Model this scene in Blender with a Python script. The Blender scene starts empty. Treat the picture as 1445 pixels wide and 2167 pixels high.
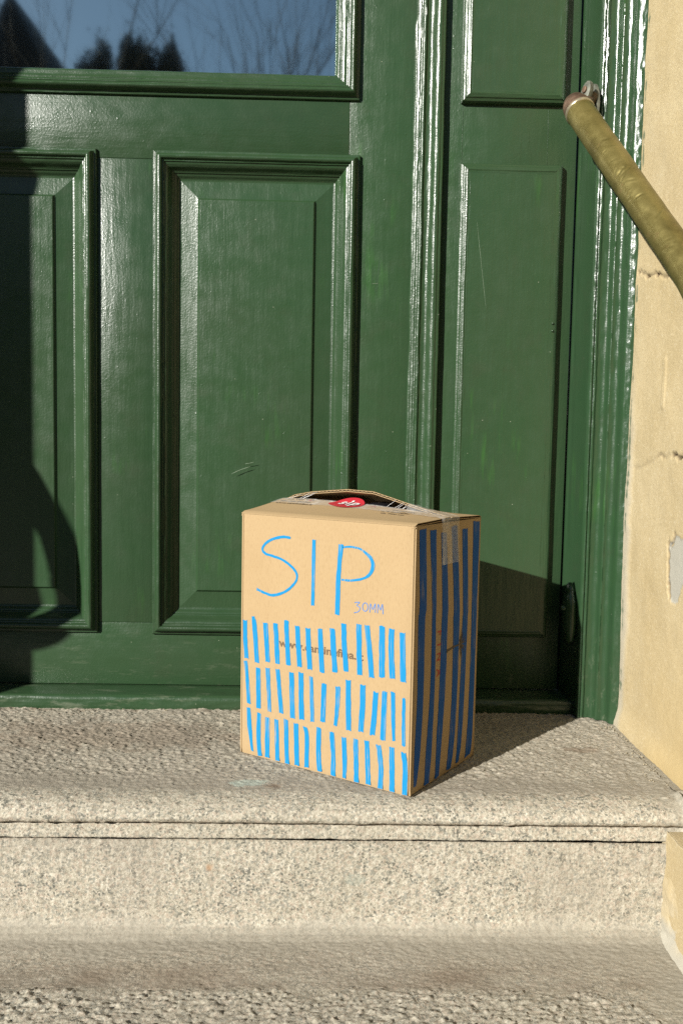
import bpy, bmesh, math, random
import numpy as np
from mathutils import Vector, Matrix
random.seed(7); rng = np.random.default_rng(7)
S = bpy.context.scene
C = S.collection
# ------------------------------------------------------------------ camera
cam_d = bpy.data.cameras.new('camera'); cam = bpy.data.objects.new('camera', cam_d); C.objects.link(cam)
S.camera = cam
cam_d.sensor_fit = 'VERTICAL'; cam_d.sensor_height = 36.0; cam_d.sensor_width = 24.0
cam_d.lens = 36.0 * 1882.6 / 2167.0
cam_d.clip_start = 0.02; cam_d.clip_end = 500
_r = Vector((0.9996, -0.0209, 0.0180)).normalized(); _f = Vector((0.0222, 0.9968, -0.0765)).normalized()
_f = (_f - _r * _f.dot(_r)).normalized(); _u = _r.cross(_f)
cam.matrix_world = Matrix(((_r.x, _u.x, -_f.x, 0), (_r.y, _u.y, -_f.y, 0), (_r.z, _u.z, -_f.z, 0.4379), (0, 0, 0, 1)))
cam_d.dof.use_dof = True; cam_d.dof.focus_distance = 1.22; cam_d.dof.aperture_fstop = 11
# ------------------------------------------------------------------ light
SUN_EL, SUN_AZ = math.radians(23.0), math.radians(42.7)      # azimuth of travel, from +Y towards +X
to_sun = Vector((-math.cos(SUN_EL) * math.sin(SUN_AZ), -math.cos(SUN_EL) * math.cos(SUN_AZ), math.sin(SUN_EL)))
w = bpy.data.worlds.new('World'); S.world = w; w.use_nodes = True
nt = w.node_tree; bg = nt.nodes['Background']
sky = nt.nodes.new('ShaderNodeTexSky'); sky.sky_type = 'NISHITA'; sky.sun_disc = False
sky.sun_elevation = SUN_EL; sky.sun_rotation = math.atan2(to_sun.x, to_sun.y) % (2 * math.pi)
sky.air_density = 1.0; sky.dust_density = 0.3; sky.altitude = 900; sky.ozone_density = 1.0
nt.links.new(sky.outputs[0], bg.inputs[0]); bg.inputs[1].default_value = 0.05
sun_d = bpy.data.lights.new('sun', 'SUN'); sun_d.energy = 5.0; sun_d.angle = math.radians(0.53); sun_d.color = (1.0, 0.965, 0.90)
sun = bpy.data.objects.new('sun', sun_d); C.objects.link(sun); sun.location = to_sun * 30
sun.rotation_euler = to_sun.to_track_quat('Z', 'Y').to_euler()
S.cycles.diffuse_bounces = 3; S.cycles.use_adaptive_sampling = False; S.cycles.use_denoising = False
S.view_settings.view_transform = 'Standard'; S.view_settings.look = 'None'
S.view_settings.exposure = 0.92; S.view_settings.gamma = 1.0; S.view_settings.use_curve_mapping = False

# ------------------------------------------------------------------ numeric noise
def _hash(ix, iy, iz, seed):
    h = (ix * 374761393 + iy * 668265263 + iz * 2147483647 + seed * 1274126177) & 0xFFFFFFFF
    h = ((h ^ (h >> 13)) * 1274126177) & 0xFFFFFFFF
    h = ((h ^ (h >> 16)) * 2246822519) & 0xFFFFFFFF
    return ((h ^ (h >> 15)) & 0xFFFF) / 65535.0
def vnoise(x, y, z=0.0, seed=0):
    x, y, z = np.broadcast_arrays(np.asarray(x, float), np.asarray(y, float), np.asarray(z, float))
    ix, iy, iz = (np.floor(v).astype(np.int64) for v in (x, y, z))
    fx, fy, fz = x - ix, y - iy, z - iz
    fx, fy, fz = (v * v * (3 - 2 * v) for v in (fx, fy, fz))
    r = 0
    for dx in (0, 1):
        for dy in (0, 1):
            for dz in (0, 1):
                r = r + _hash(ix + dx, iy + dy, iz + dz, seed) * (fx if dx else 1 - fx) * (fy if dy else 1 - fy) * (fz if dz else 1 - fz)
    return r * 2 - 1
def fbm(x, y, z=0.0, octv=3, seed=0):
    a, r, f = 1.0, 0, 1.0
    for k in range(octv):
        r = r + a * vnoise(np.asarray(x) * f, np.asarray(y) * f, np.asarray(z) * f, seed + k * 17); a *= .5; f *= 2.03
    return r
def sstep(a, b, v):
    t = np.clip((v - a) / (b - a), 0, 1); return t * t * (3 - 2 * t)

# ------------------------------------------------------------------ object helpers
def tag(o, label=None, cat=None, group=None, kind=None):
    if label: o['label'] = label
    if cat: o['category'] = cat
    if group: o['group'] = group
    if kind: o['kind'] = kind
    return o
def thing(name, loc=(0, 0, 0), rz=0.0):
    o = bpy.data.objects.new(name, None); C.objects.link(o); o.location = loc; o.rotation_euler = (0, 0, rz)
    o.empty_display_size = .05; return o
def mesh_obj(name, verts, faces, mat, parent=None, smooth=None, attrs=None):
    me = bpy.data.meshes.new(name)
    if isinstance(verts, np.ndarray) and isinstance(faces, np.ndarray):
        me.vertices.add(len(verts)); me.vertices.foreach_set('co', verts.astype(np.float32).ravel())
        n = len(faces); k = faces.shape[1]
        me.loops.add(n * k); me.loops.foreach_set('vertex_index', faces.astype(np.int32).ravel())
        me.polygons.add(n); me.polygons.foreach_set('loop_start', np.arange(0, n * k, k, dtype=np.int32))
        me.update(calc_edges=True)
    else:
        me.from_pydata([tuple(v) for v in verts], [], [tuple(f) for f in faces]); me.update()
    me.validate()
    if attrs:
        for an, vals in attrs.items():
            at = me.attributes.new(an, 'FLOAT', 'POINT'); at.data.foreach_set('value', np.asarray(vals, np.float32).ravel())
    me.materials.append(mat)
    if smooth is not None:
        me.polygons.foreach_set('use_smooth', [True] * len(me.polygons))
        if smooth < 179: me.set_sharp_from_angle(angle=math.radians(smooth))
    o = bpy.data.objects.new(name, me); C.objects.link(o)
    if parent: o.parent = parent
    return o
def bm_obj(name, bm, mat, parent=None, smooth=None):
    bmesh.ops.recalc_face_normals(bm, faces=bm.faces)
    me = bpy.data.meshes.new(name); bm.to_mesh(me); bm.free(); me.materials.append(mat)
    if smooth is not None:
        me.polygons.foreach_set('use_smooth', [True] * len(me.polygons))
        if smooth < 179: me.set_sharp_from_angle(angle=math.radians(smooth))
    o = bpy.data.objects.new(name, me); C.objects.link(o)
    if parent: o.parent = parent
    return o
def box_bm(bm, x0, x1, y0, y1, z0, z1, bev=0.0, seg=2):
    r = bmesh.ops.create_cube(bm, size=1.0)
    bmesh.ops.scale(bm, vec=(x1 - x0, y1 - y0, z1 - z0), verts=r['verts'])
    bmesh.ops.translate(bm, vec=((x0 + x1) / 2, (y0 + y1) / 2, (z0 + z1) / 2), verts=r['verts'])
    if bev:
        es = list({e for v in r['verts'] for e in v.link_edges})
        bmesh.ops.bevel(bm, geom=es, offset=bev, segments=seg, affect='EDGES', profile=.5)
def box(name, x0, x1, y0, y1, z0, z1, mat, parent=None, bev=0.001):
    bm = bmesh.new(); box_bm(bm, x0, x1, y0, y1, z0, z1, bev); return bm_obj(name, bm, mat, parent, 35)
def grid_faces(n, m):
    i = np.arange(n - 1)[:, None]; j = np.arange(m - 1)[None, :]
    a = i * m + j
    return np.stack([a, a + m, a + m + 1, a + 1], -1).reshape(-1, 4)
def grid_obj(name, P, mat, parent=None, attrs=None, flip=False, smooth=179):
    n, m = P.shape[:2]; F = grid_faces(n, m)
    if flip: F = F[:, ::-1]
    return mesh_obj(name, P.reshape(-1, 3), np.ascontiguousarray(F), mat, parent, smooth, attrs)
def tube(path, rad, n=16, cap=True, twist=0):
    """verts, faces of a round tube along path (list of Vector), rad scalar or list"""
    P = [Vector(p) for p in path]; V = []; F = []
    up = Vector((0.13, 0.31, 0.94)).normalized()
    for i, p in enumerate(P):
        t = (P[min(i + 1, len(P) - 1)] - P[max(i - 1, 0)]).normalized()
        a = t.cross(up).normalized() if abs(t.dot(up)) < .98 else t.cross(Vector((1, 0, 0))).normalized()
        b = t.cross(a)
        r = rad[i] if hasattr(rad, '__len__') else rad
        for k in range(n):
            an = 2 * math.pi * k / n; V.append(p + (a * math.cos(an) + b * math.sin(an)) * r)
    for i in range(len(P) - 1):
        for k in range(n):
            F.append((i * n + k, i * n + (k + 1) % n, (i + 1) * n + (k + 1) % n, (i + 1) * n + k))
    if cap:
        F.append(tuple(range(n))[::-1]); F.append(tuple((len(P) - 1) * n + k for k in range(n)))
    return V, F
def lathe(prof, n=32):
    """prof: list (r,z) -> verts, faces around z"""
    V = []; F = []
    for r, z in prof:
        for k in range(n):
            a = 2 * math.pi * k / n; V.append((r * math.cos(a), r * math.sin(a), z))
    for i in range(len(prof) - 1):
        for k in range(n):
            F.append((i * n + k, i * n + (k + 1) % n, (i + 1) * n + (k + 1) % n, (i + 1) * n + k))
    return V, F
def dense(a, b, step, lo=None, hi=None, coarse=.03):
    """coordinates from a to b, fine between lo and hi"""
    lo = a if lo is None else lo; hi = b if hi is None else hi
    L = []
    if lo > a: L += list(np.linspace(a, lo, max(2, int((lo - a) / coarse) + 1))[:-1])
    L += list(np.linspace(lo, hi, int((hi - lo) / step) + 1))
    if hi < b: L += list(np.linspace(hi, b, max(2, int((b - hi) / coarse) + 1))[1:])
    return np.array(L)

# ------------------------------------------------------------------ materials
AL = .70          # overall reflectance scale of all painted, mineral and paper surfaces
def new_mat(name, rough=.5, spec=.5, metal=0.0, col=(.5, .5, .5)):
    m = bpy.data.materials.new(name); m.use_nodes = True; nt = m.node_tree; b = nt.nodes['Principled BSDF']
    b.inputs['Base Color'].default_value = (*col, 1); b.inputs['Roughness'].default_value = rough
    b.inputs['Metallic'].default_value = metal; b.inputs['Specular IOR Level'].default_value = spec
    return m, nt, b
class NG:
    def __init__(s, nt): s.nt = nt; s.n = nt.nodes; s.l = nt.links
    def node(s, t, **k):
        n = s.n.new(t)
        for a, v in k.items(): setattr(n, a, v)
        return n
    def val(s, sock, v):
        if isinstance(v, bpy.types.NodeSocket): s.l.new(v, sock)
        else: sock.default_value = v
    def coord(s, scale=(1, 1, 1), rot=(0, 0, 0), src='Object'):
        tc = s.node('ShaderNodeTexCoord'); mp = s.node('ShaderNodeMapping')
        mp.inputs['Scale'].default_value = scale; mp.inputs['Rotation'].default_value = rot
        if src == 'World':
            g = s.node('ShaderNodeNewGeometry'); s.l.new(g.outputs['Position'], mp.inputs[0])
        else: s.l.new(tc.outputs[src], mp.inputs[0])
        return mp.outputs[0]
    def noise(s, co, scale, detail=4, rough=.55, dist=0.0):
        n = s.node('ShaderNodeTexNoise'); s.l.new(co, n.inputs['Vector']); n.inputs['Scale'].default_value = scale
        n.inputs['Detail'].default_value = detail; n.inputs['Roughness'].default_value = rough; n.inputs['Distortion'].default_value = dist
        return n.outputs['Fac']
    def voro(s, co, scale, out='Color', feature='F1', rand=1.0):
        n = s.node('ShaderNodeTexVoronoi', feature=feature); s.l.new(co, n.inputs['Vector']); n.inputs['Scale'].default_value = scale
        n.inputs['Randomness'].default_value = rand
        return n.outputs[out]
    def ramp(s, f, stops, interp='LINEAR'):
        r = s.node('ShaderNodeValToRGB'); s.l.new(f, r.inputs[0]); cr = r.color_ramp; cr.interpolation = interp
        while len(cr.elements) < len(stops): cr.elements.new(.5)
        for e, (p, c) in zip(cr.elements, stops):
            e.position = p; e.color = (*c, 1) if hasattr(c, '__len__') else (c, c, c, 1)
        return r.outputs[0]
    def mix(s, f, a, b, mode='MIX'):
        m = s.node('ShaderNodeMix', data_type='RGBA', blend_type=mode)
        s.val(m.inputs[0], f); s.val(m.inputs[6], (*a, 1) if isinstance(a, tuple) else a); s.val(m.inputs[7], (*b, 1) if isinstance(b, tuple) else b)
        return m.outputs[2]
    def math(s, op, a, b=0.0, clamp=False):
        m = s.node('ShaderNodeMath', operation=op); m.use_clamp = clamp; s.val(m.inputs[0], a); s.val(m.inputs[1], b); return m.outputs[0]
    def attr(s, name):
        a = s.node('ShaderNodeAttribute'); a.attribute_name = name; return a.outputs['Fac']
    def sep(s, c):
        q = s.node('ShaderNodeSeparateColor'); s.l.new(c, q.inputs[0]); return q.outputs[0]
    def bump(s, h, dist, strength=1.0, prev=None):
        b = s.node('ShaderNodeBump'); s.l.new(h, b.inputs['Height']); b.inputs['Distance'].default_value = dist; b.inputs['Strength'].default_value = strength
        if prev: s.l.new(prev, b.inputs['Normal'])
        return b.outputs[0]

def paint_mat(name, vertical=True, base=(.0295, .068, .028), rough=.30, peel=1.0):
    m, nt, b = new_mat(name, rough, .40); g = NG(nt)
    sc = (1, 1, .10) if vertical else (.10, 1, 1)
    cs = g.coord(sc, src='World'); ci = g.coord(src='World')
    streak = g.noise(cs, 420, 4, .6); wide = g.noise(cs, 90, 2, .5); big = g.noise(ci, 5, 3, .6); peelN = g.noise(ci, 330, 3, .6); blot = g.noise(ci, 38, 3, .6)
    # colour: faint streaks, cooler / greyer weathered areas, yellow-green bloom in places
    c = g.mix(g.ramp(big, [(.38, 0), (.66, .55)]), base, (base[0] * 1.25, base[1] * .98, base[2] * 1.12))
    c = g.mix(g.ramp(streak, [(.45, 0), (.8, .16)]), c, (base[0] * 1.7, base[1] * 1.35, base[2] * 1.6))
    c = g.mix(g.math('MULTIPLY', g.ramp(g.noise(cs, 60, 3, .7), [(.54, 0), (.70, .6)]), g.ramp(g.noise(ci, 6.1, 2, .5), [(.55, 0), (.64, 1 if vertical else 0)])), c, (.040, .125, .028))
    gz = g.node('ShaderNodeSeparateXYZ'); gp_ = g.node('ShaderNodeNewGeometry'); g.l.new(gp_.outputs['Position'], gz.inputs[0])
    lowz = g.ramp(gz.outputs[2], [(.0, 1), (.16, 0)])
    scf = g.ramp(g.noise(g.coord((.25, 1, 1) if not vertical else (1, 1, .5), src='World'), 75, 4, .75), [(.56, 0), (.70, .55)])
    c = g.mix(g.math('MULTIPLY', scf, lowz), c, (.17, .19, .13))
    grime = g.ramp(g.noise(ci, 17, 4, .7), [(.55, 0), (.78, .28)]); c = g.mix(grime, c, (.050, .058, .034))
    fleck = g.voro(ci, 130, 'Distance'); fr = g.sep(g.voro(ci, 130, 'Color'))
    c = g.mix(g.math('MULTIPLY', g.ramp(fleck, [(.07, 1), (.13, 0)]), g.ramp(fr, [(.985, 0), (.990, .5)])), c, (.42, .44, .33))
    oi = g.node('ShaderNodeObjectInfo'); c = g.mix(1.0, c, g.ramp(oi.outputs['Random'], [(0, .90), (1, 1.06)]), 'MULTIPLY')
    g.l.new(g.mix(1.0, c, (AL, AL, AL), 'MULTIPLY'), b.inputs['Base Color'])
    g.l.new(g.math('ADD', g.math('MULTIPLY', g.ramp(blot, [(.3, 0), (.75, 1)]), .16), rough - .07), b.inputs['Roughness'])
    n1 = g.bump(wide, .0011, .55)
    n2 = g.bump(streak, .00019, .8, n1)
    n3 = g.bump(peelN, .00040 * peel, .85, n2)
    pit = g.voro(ci, 95, 'Distance'); pr = g.sep(g.voro(ci, 95, 'Color'))
    hh = g.math('MULTIPLY', g.ramp(pit, [(.0, 1), (.22, 0)]), g.ramp(pr, [(.90, 0), (.93, 1)]))
    n4 = g.bump(hh, .0004, .7, n3)
    g.l.new(n4, b.inputs['Normal'])
    return m
PV = paint_mat('green_gloss_paint_vertical', True)
PH = paint_mat('green_gloss_paint_horizontal', False)
PF = paint_mat('green_gloss_paint_frame', True, base=(.028, .069, .029), rough=.25, peel=.7)

def granite_mat(name, dirt_col=(.345, .305, .24), bumpd=.0012):
    m, nt, b = new_mat(name, .8, .3); g = NG(nt)
    ci = g.coord(src='World')
    warp = g.noise(ci, 160, 2, .5)
    v = g.voro(ci, 330, 'Color'); r = g.sep(v)
    n = g.noise(ci, 260, 5, .8); n2 = g.noise(ci, 70, 3, .6); n3 = g.noise(ci, 9, 3, .6)
    c = g.ramp(n, [(.34, (.24, .22, .165)), (.45, (.45, .405, .31)), (.55, (.60, .545, .43)), (.67, (.78, .725, .60))])
    c = g.mix(g.ramp(r, [(.74, 0), (.80, .40)]), c, (.47, .345, .26))                    # pink feldspar grains
    c = g.mix(g.ramp(g.sep(g.voro(ci, 390, 'Color')), [(.76, 0), (.84, .65)]), c, (.23, .235, .20))
    d = g.math('MULTIPLY', g.ramp(g.sep(g.voro(ci, 430, 'Color')), [(.76, 0), (.82, 1)]), g.ramp(n2, [(.46, 0), (.58, 1)]))
    c = g.mix(g.math('MULTIPLY', d, .8), c, (.10, .105, .088))                                # dark mica clusters
    c = g.mix(g.ramp(n3, [(.35, .0), (.75, .32)]), c, (.33, .30, .215))
    dirt = g.attr('dirt'); dn = g.math('MULTIPLY', dirt, g.ramp(g.noise(ci, 55, 4, .7), [(.2, .55), (.6, 1)]))
    c = g.mix(dn, c, dirt_col)
    c = g.mix(g.attr('brown'), c, (.20, .135, .085))
    c = g.mix(g.attr('pale'), c, (.44, .50, .42))
    c = g.mix(g.attr('cement'), c, g.ramp(g.noise(ci, 300, 4, .7), [(.3, (.29, .265, .205)), (.7, (.44, .40, .32))]))
    c = g.mix(g.attr('rust'), c, (.36, .19, .08))
    g.l.new(g.mix(1.0, c, (AL, AL, AL), 'MULTIPLY'), b.inputs['Base Color'])
    sm = g.math('SUBTRACT', 1.0, g.math('MULTIPLY', g.attr('cement'), .6))
    bb = g.node('ShaderNodeBump'); g.l.new(g.noise(ci, 420, 5, .75), bb.inputs['Height']); bb.inputs['Distance'].default_value = bumpd; g.l.new(sm, bb.inputs['Strength'])
    g.l.new(g.bump(g.noise(ci, 1400, 2, .6), .0003, .6, bb.outputs[0]), b.inputs['Normal'])
    return m
GR = granite_mat('weathered_granite')

def plaster_mat():
    m, nt, b = new_mat('ochre_render', .9, .2); g = NG(nt); ci = g.coord(src='World')
    n = g.noise(ci, 7, 4, .6); f = g.noise(g.coord((1, .6, 1), src='World'), 300, 4, .85); mid = g.noise(ci, 45, 4, .65)
    c = g.ramp(n, [(.3, (.51, .40, .215)), (.55, (.58, .47, .275)), (.75, (.615, .515, .320))])
    c = g.mix(g.ramp(mid, [(.35, .35), (.7, 0)]), c, (.52, .41, .23))
    c = g.mix(g.ramp(f, [(.28, .7), (.47, 0)]), c, (.36, .29, .165))
    c = g.mix(g.ramp(f, [(.56, 0), (.72, .6)]), c, (.80, .74, .58))
    c = g.mix(g.attr('ochre'), c, (.54, .40, .185))
    c = g.mix(g.attr('grey'), c, (.46, .44, .37))
    c = g.mix(g.attr('crack'), c, (.09, .06, .035))
    c = g.mix(g.attr('smear'), c, (.10, .15, .09))
    g.l.new(g.mix(1.0, c, (AL, AL, AL), 'MULTIPLY'), b.inputs['Base Color'])
    g.l.new(g.bump(g.noise(ci, 480, 4, .75), .0009, .9, g.bump(mid, .0005, .4)), b.inputs['Normal'])
    return m
PL = plaster_mat()
def simple(name, col, rough=.6, spec=.4, metal=0.0, ns=0, amt=.2, bd=0.0):
    col = tuple(AL * x for x in col); m, nt, b = new_mat(name, rough, spec, metal, col)
    if ns:
        g = NG(nt); ci = g.coord()
        f = g.noise(ci, ns, 4, .6)
        g.l.new(g.mix(g.ramp(f, [(.3, 0), (.7, 1)]), tuple(x * (1 - amt) for x in col), tuple(min(1, x * (1 + amt)) for x in col)), b.inputs['Base Color'])
        if bd: g.l.new(g.bump(f, bd, .8), b.inputs['Normal'])
    return m
# ================================================================== SETTING : ground, landing, steps
def sweep_x(name, prof, xs, mat, disp, attrs_fn, kind='structure'):
    """prof: dense (Y,Z) polyline; swept along xs, displaced along its normal"""
    pr = np.array(prof); t = np.gradient(pr, axis=0); t /= np.linalg.norm(t, axis=1)[:, None] + 1e-12
    nrm = np.stack([-t[:, 1], t[:, 0]], 1)           # rotate tangent +90
    X = xs[:, None] * np.ones(len(pr))[None, :]; Y = np.ones(len(xs))[:, None] * pr[:, 0][None, :]; Z = np.ones(len(xs))[:, None] * pr[:, 1][None, :]
    d = disp(X, Y, Z)
    P = np.stack([X, Y + d * nrm[:, 0][None, :], Z + d * nrm[:, 1][None, :]], -1)
    o = grid_obj(name, P, mat, attrs=attrs_fn(X, Y, Z), flip=False)
    return tag(o, kind=kind) if kind else o
def densify(pts, step):
    out = []
    for (a, b), st in zip(zip(pts[:-1], pts[1:]), step if hasattr(step, '__len__') else [step] * (len(pts) - 1)):
        L = math.dist(a, b); n = max(1, int(round(L / st)))
        for k in range(n): out.append((a[0] + (b[0] - a[0]) * k / n, a[1] + (b[1] - a[1]) * k / n))
    out.append(pts[-1]); return out
def blob(X, Y, cx, cy, rx, ry, seed, soft=.35):
    r = np.sqrt(((X - cx) / rx) ** 2 + ((Y - cy) / ry) ** 2) + .45 * fbm(X * 60, Y * 60, 0, 3, seed)
    return 1 - sstep(1 - soft, 1 + soft, r)

# landing slab with rolled nosing; normal points out because we run from the back (Y big) to the front (Y small)
prof = [(1.56, 0), (1.44, 0), (1.098, 0.0), (1.086, -.0006), (1.074, -.0022), (1.064, -.0052), (1.056, -.0098), (1.0515, -.0150), (1.0505, -.0195), (1.0520, -.0238), (1.0565, -.0268), (1.0635, -.0277), (1.0640, -.0300), (1.0620, -.0315), (1.0616, -.0478), (1.0640, -.0492), (1.085, -.0492)]
prof = densify(prof, [.02] + [.0016] * (len(prof) - 2) + [.01])
XS = dense(-1.7, .4580, .0016, -.62, .4580, .03)
def d_land(X, Y, Z):
    top = sstep(1.085, 1.12, Y)
    d = .00045 * fbm(X * 230, Y * 230, Z * 230, 3, 1) + .0006 * fbm(X * 60, Y * 60, Z * 60, 2, 2)
    hammer = fbm(X * 170 + Y * 40, Y * 260, 0, 3, 5)                       # point-tooled texture
    d = d + top * (.0009 * hammer - .0012 * sstep(.35, .8, vnoise(X * 210, Y * 230, 0, 9)))
    worn = sstep(1.16, 1.12, Y) * top; d = d * (1 - .45 * worn)
    d = d + .0012 * fbm(X * 9, Y * 9, Z * 9, 2, 21)
    nose = 1 - top
    d = d - nose * .0011 * sstep(.45, .85, vnoise(X * 120, Y * 200, Z * 200, 31))
    endr = sstep(.4580 - .010, .4580, X) * nose
    return d - endr ** 2 * .006
def a_land(X, Y, Z):
    top = sstep(1.082, 1.105, Y)
    dirt = top * (.55 + .25 * fbm(X * 14, Y * 14, 0, 3, 3)) + .25 * top * sstep(1.17, 1.12, Y)
    under = sstep(-.020, -.026, Z) * sstep(-.0325, -.030, Z)  # undershadow of the nosing, painted through the brown mask
    return dict(dirt=np.clip(dirt, 0, .95), brown=np.clip(blob(X, Y, -.058, 1.110, .013, .008, 5) * .6 + blob(X, Y, .383, 1.2565, .022, .009, 6) * .5 + under * .3 + .5 * sstep(.012, 0, np.abs(Y - 1.425)) * sstep(.2, .7, fbm(X * 50, Y * 50, 0, 2, 8)) + .35 * blob(X, Y, -.30, 1.30, .22, .06, 15), 0, 1),
                pale=blob(X, Y, -.0885, 1.1195, .022, .0115, 7, .2) * .75, cement=0 * X + .55 * blob(X, Y, .462, 1.16, .03, .14, 11), rust=0 * X)
sweep_x('landing', prof, XS, GR, d_land, a_land)
# part of the landing running on to the wall beside the frame
P_ = densify([(1.56, -.0004), (1.097, -.0004), (1.094, -.006), (1.094, -.05)], [.0035, .003, .01])
sweep_x('landing', P_, dense(.4582, .60, .003, .4582, .485), GR, lambda X, Y, Z: .0008 * fbm(X * 150, Y * 150, Z * 150, 3, 1) - .004 * sstep(1.11, 1.094, Y) - .0004, a_land)

# riser and the lower tread (one profile each)
def d_riser(X, Y, Z):
    fade = sstep(-.158, -.142, Z); v = fbm(X * 330, Z * 55, 0, 3, 41) * fade                 # vertical tooling marks
    d = .00035 * v + .00045 * fbm(X * 150, Z * 150, 0, 3, 42) + .0018 * fbm(X * 8, Z * 8, 0, 2, 43)
    edge = sstep(.4400 - .010, .4400, X + .002 * fbm(Z * 60, 0, 0, 2, 4)); d = d - edge ** 2 * .002
    return d - .0006 * sstep(-.0515, -.0495, Z)
def a_riser(X, Y, Z):
    low = sstep(-.146, -.164, Z + .008 * fbm(X * 35, Z * 35, 0, 3, 44))
    return dict(dirt=np.clip(.16 + .35 * fbm(X * 9, Z * 9, 0, 3, 45), 0, .5), brown=.25 * sstep(-.0515, -.0500, Z), pale=.25 * blob(X, Z, .05, -.10, .01, .006, 3), cement=low * .75, rust=blob(X, Z, -.132, -.085, .007, .006, 46) * .7)
def d_tread(X, Y, Z):
    edge = .945 + .010 * fbm(X * 8, 0, 0, 3, 51) + .010 * fbm(X * 45, 0, 0, 2, 52) - .10 * sstep(.30, .43, X)
    rough = 1 - sstep(edge - .012, edge + .006, Y)
    # slanting chisel pits
    u = X * .92 + Y * .40; v = -X * .40 + Y * .92
    h = fbm(u * 150, v * 250, 0, 3, 53); pit = sstep(.30, .85, vnoise(u * 160, v * 280, 0, 54))
    d = rough * (.0013 * h - .0020 * pit) + (1 - rough) * .00050 * fbm(X * 190, Y * 300, 0, 3, 55)
    return d + .0015 * fbm(X * 7, Y * 9, 0, 2, 56) + .0008 * (1 - rough)
def a_tread(X, Y, Z):
    cem = .75 * sstep(.995, 1.030, Y + .014 * fbm(X * 15, Y * 20, 0, 3, 57)) + sstep(.30, .45, X + .03 * fbm(Y * 20, X * 12, 0, 2, 58)) * sstep(.86, .93, Y) * .85
    smooth = sstep(.935, .955, Y + .008 * fbm(X * 14, 0, 0, 3, 51))
    br = sstep(.932, .952, Y) * sstep(1.01, .965, Y) * np.clip(.20 + .35 * fbm(X * 12, Y * 25, 0, 3, 59), 0, .5)
    return dict(dirt=np.clip(.20 + .25 * smooth + .2 * fbm(X * 20, Y * 20, 0, 3, 60), 0, .9), brown=br * (1 - np.clip(cem, 0, 1)), pale=0 * X, cement=np.clip(cem, 0, 1), rust=0 * X)
def d_step(X, Y, Z):
    w_ = sstep(1.050, 1.035, Y); return d_riser(X, Y, Z) * (1 - w_) + d_tread(X, Y, Z) * w_
def a_step(X, Y, Z):
    w_ = sstep(1.050, 1.030, Y); A_, B_ = a_riser(X, Y, Z), a_tread(X, Y, Z)
    return {k_: A_[k_] * (1 - w_) + B_[k_] * w_ for k_ in A_}
sweep_x('step', densify([(1.0630, -.0498), (1.0636, -.1440), (1.0625, -.1520), (1.0575, -.1592), (1.049, -.1638), (1.038, -.1654), (1.025, -.1656), (.775, -.1656), (.755, -.169), (.745, -.18), (.743, -.195), (.755, -.205), (.758, -.325)], [.0022] + [.0014] * 6 + [.004] * 4 + [.02]), dense(-1.7, .60, .0018, -.46, .46), GR, d_step, a_step)
for k, (y1, y0, z) in enumerate(((.78, .44, -.331), (.46, .12, -.497))):
    o = box('step', -1.7, .6, y0, y1, z - .165, z, GR, bev=.012); tag(o, kind='structure')
o = box('landing', -1.7, .6, 1.087, 1.6, -.9, -.052, GR, bev=0); o.name = 'step_foundation'; tag(o, kind='structure')
# street in front
m_pave, nt_, b_ = new_mat('street_paving', .9, .3); g_ = NG(nt_); ci_ = g_.coord(src='World')
g_.l.new(g_.ramp(g_.noise(ci_, 6, 5, .6), [(.3, (.045, .044, .042)), (.7, (.075, .072, .068))]), b_.inputs['Base Color'])
g_.l.new(g_.bump(g_.noise(ci_, 40, 4, .6), .006, .6), b_.inputs['Normal'])
o = mesh_obj('ground', [(-250, -250, -.66), (250, -250, -.66), (250, 60, -.66), (-250, 60, -.66)], [(0, 1, 2, 3)], m_pave); tag(o, kind='structure')

# ================================================================== WALLS
def wall_face(X0, ys, zs, disp_on=True):
    Y, Z = np.meshgrid(ys, zs, indexing='ij')
    return Y, Z
def dist_poly(Y, Z, pts):
    D = np.full(Y.shape, 9.0)
    for (a, b), (c, d) in zip(pts[:-1], pts[1:]):
        t = np.clip(((Y - a) * (c - a) + (Z - b) * (d - b)) / ((c - a) ** 2 + (d - b) ** 2 + 1e-12), 0, 1)
        D = np.minimum(D, np.hypot(Y - a - t * (c - a), Z - b - t * (d - b)))
    return D
ys = dense(.78, 1.50, .0022, 1.06, 1.392, .03); zs = dense(-.035, 2.4, .0026, -.035, 1.16, .05)
Y, Z = wall_face(0, ys, zs)
jy, jz = .0022 * fbm(Y * 130, Z * 130, 0, 3, 71), .0026 * fbm(Y * 110, Z * 110, 0, 3, 72)
cr1 = dist_poly(Y + jy, Z + jz, [(1.368, .705), (1.34, .699), (1.315, .689), (1.295, .692), (1.268, .680), (1.235, .676)])
cr2 = dist_poly(Y + jy, Z + jz, [(1.352, .412), (1.331, .4105), (1.30, .416), (1.266, .425), (1.25, .430), (1.231, .429), (1.198, .4325), (1.18, .428), (1.1656, .430), (1.12, .425)])
cr3 = dist_poly(Y + jy, Z + jz, [(1.2055, .318), (1.206, .30), (1.200, .270), (1.1905, .233)])
cr4 = dist_poly(Y + jy, Z + jz, [(1.184, .327), (1.193, .312), (1.200, .306)])
gap = sstep(.1, .5, vnoise(Y * 70, Z * 70, 0, 73)); gap2 = .15 + .85 * gap
crack = np.maximum.reduce([(1 - sstep(.0012, .0030, cr1)) * (.45 + .55 * gap), (1 - sstep(.0016, .0040, cr2)) * gap2, (1 - sstep(.0006, .0022, cr3)), (1 - sstep(.0008, .0030, cr4))])
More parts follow.
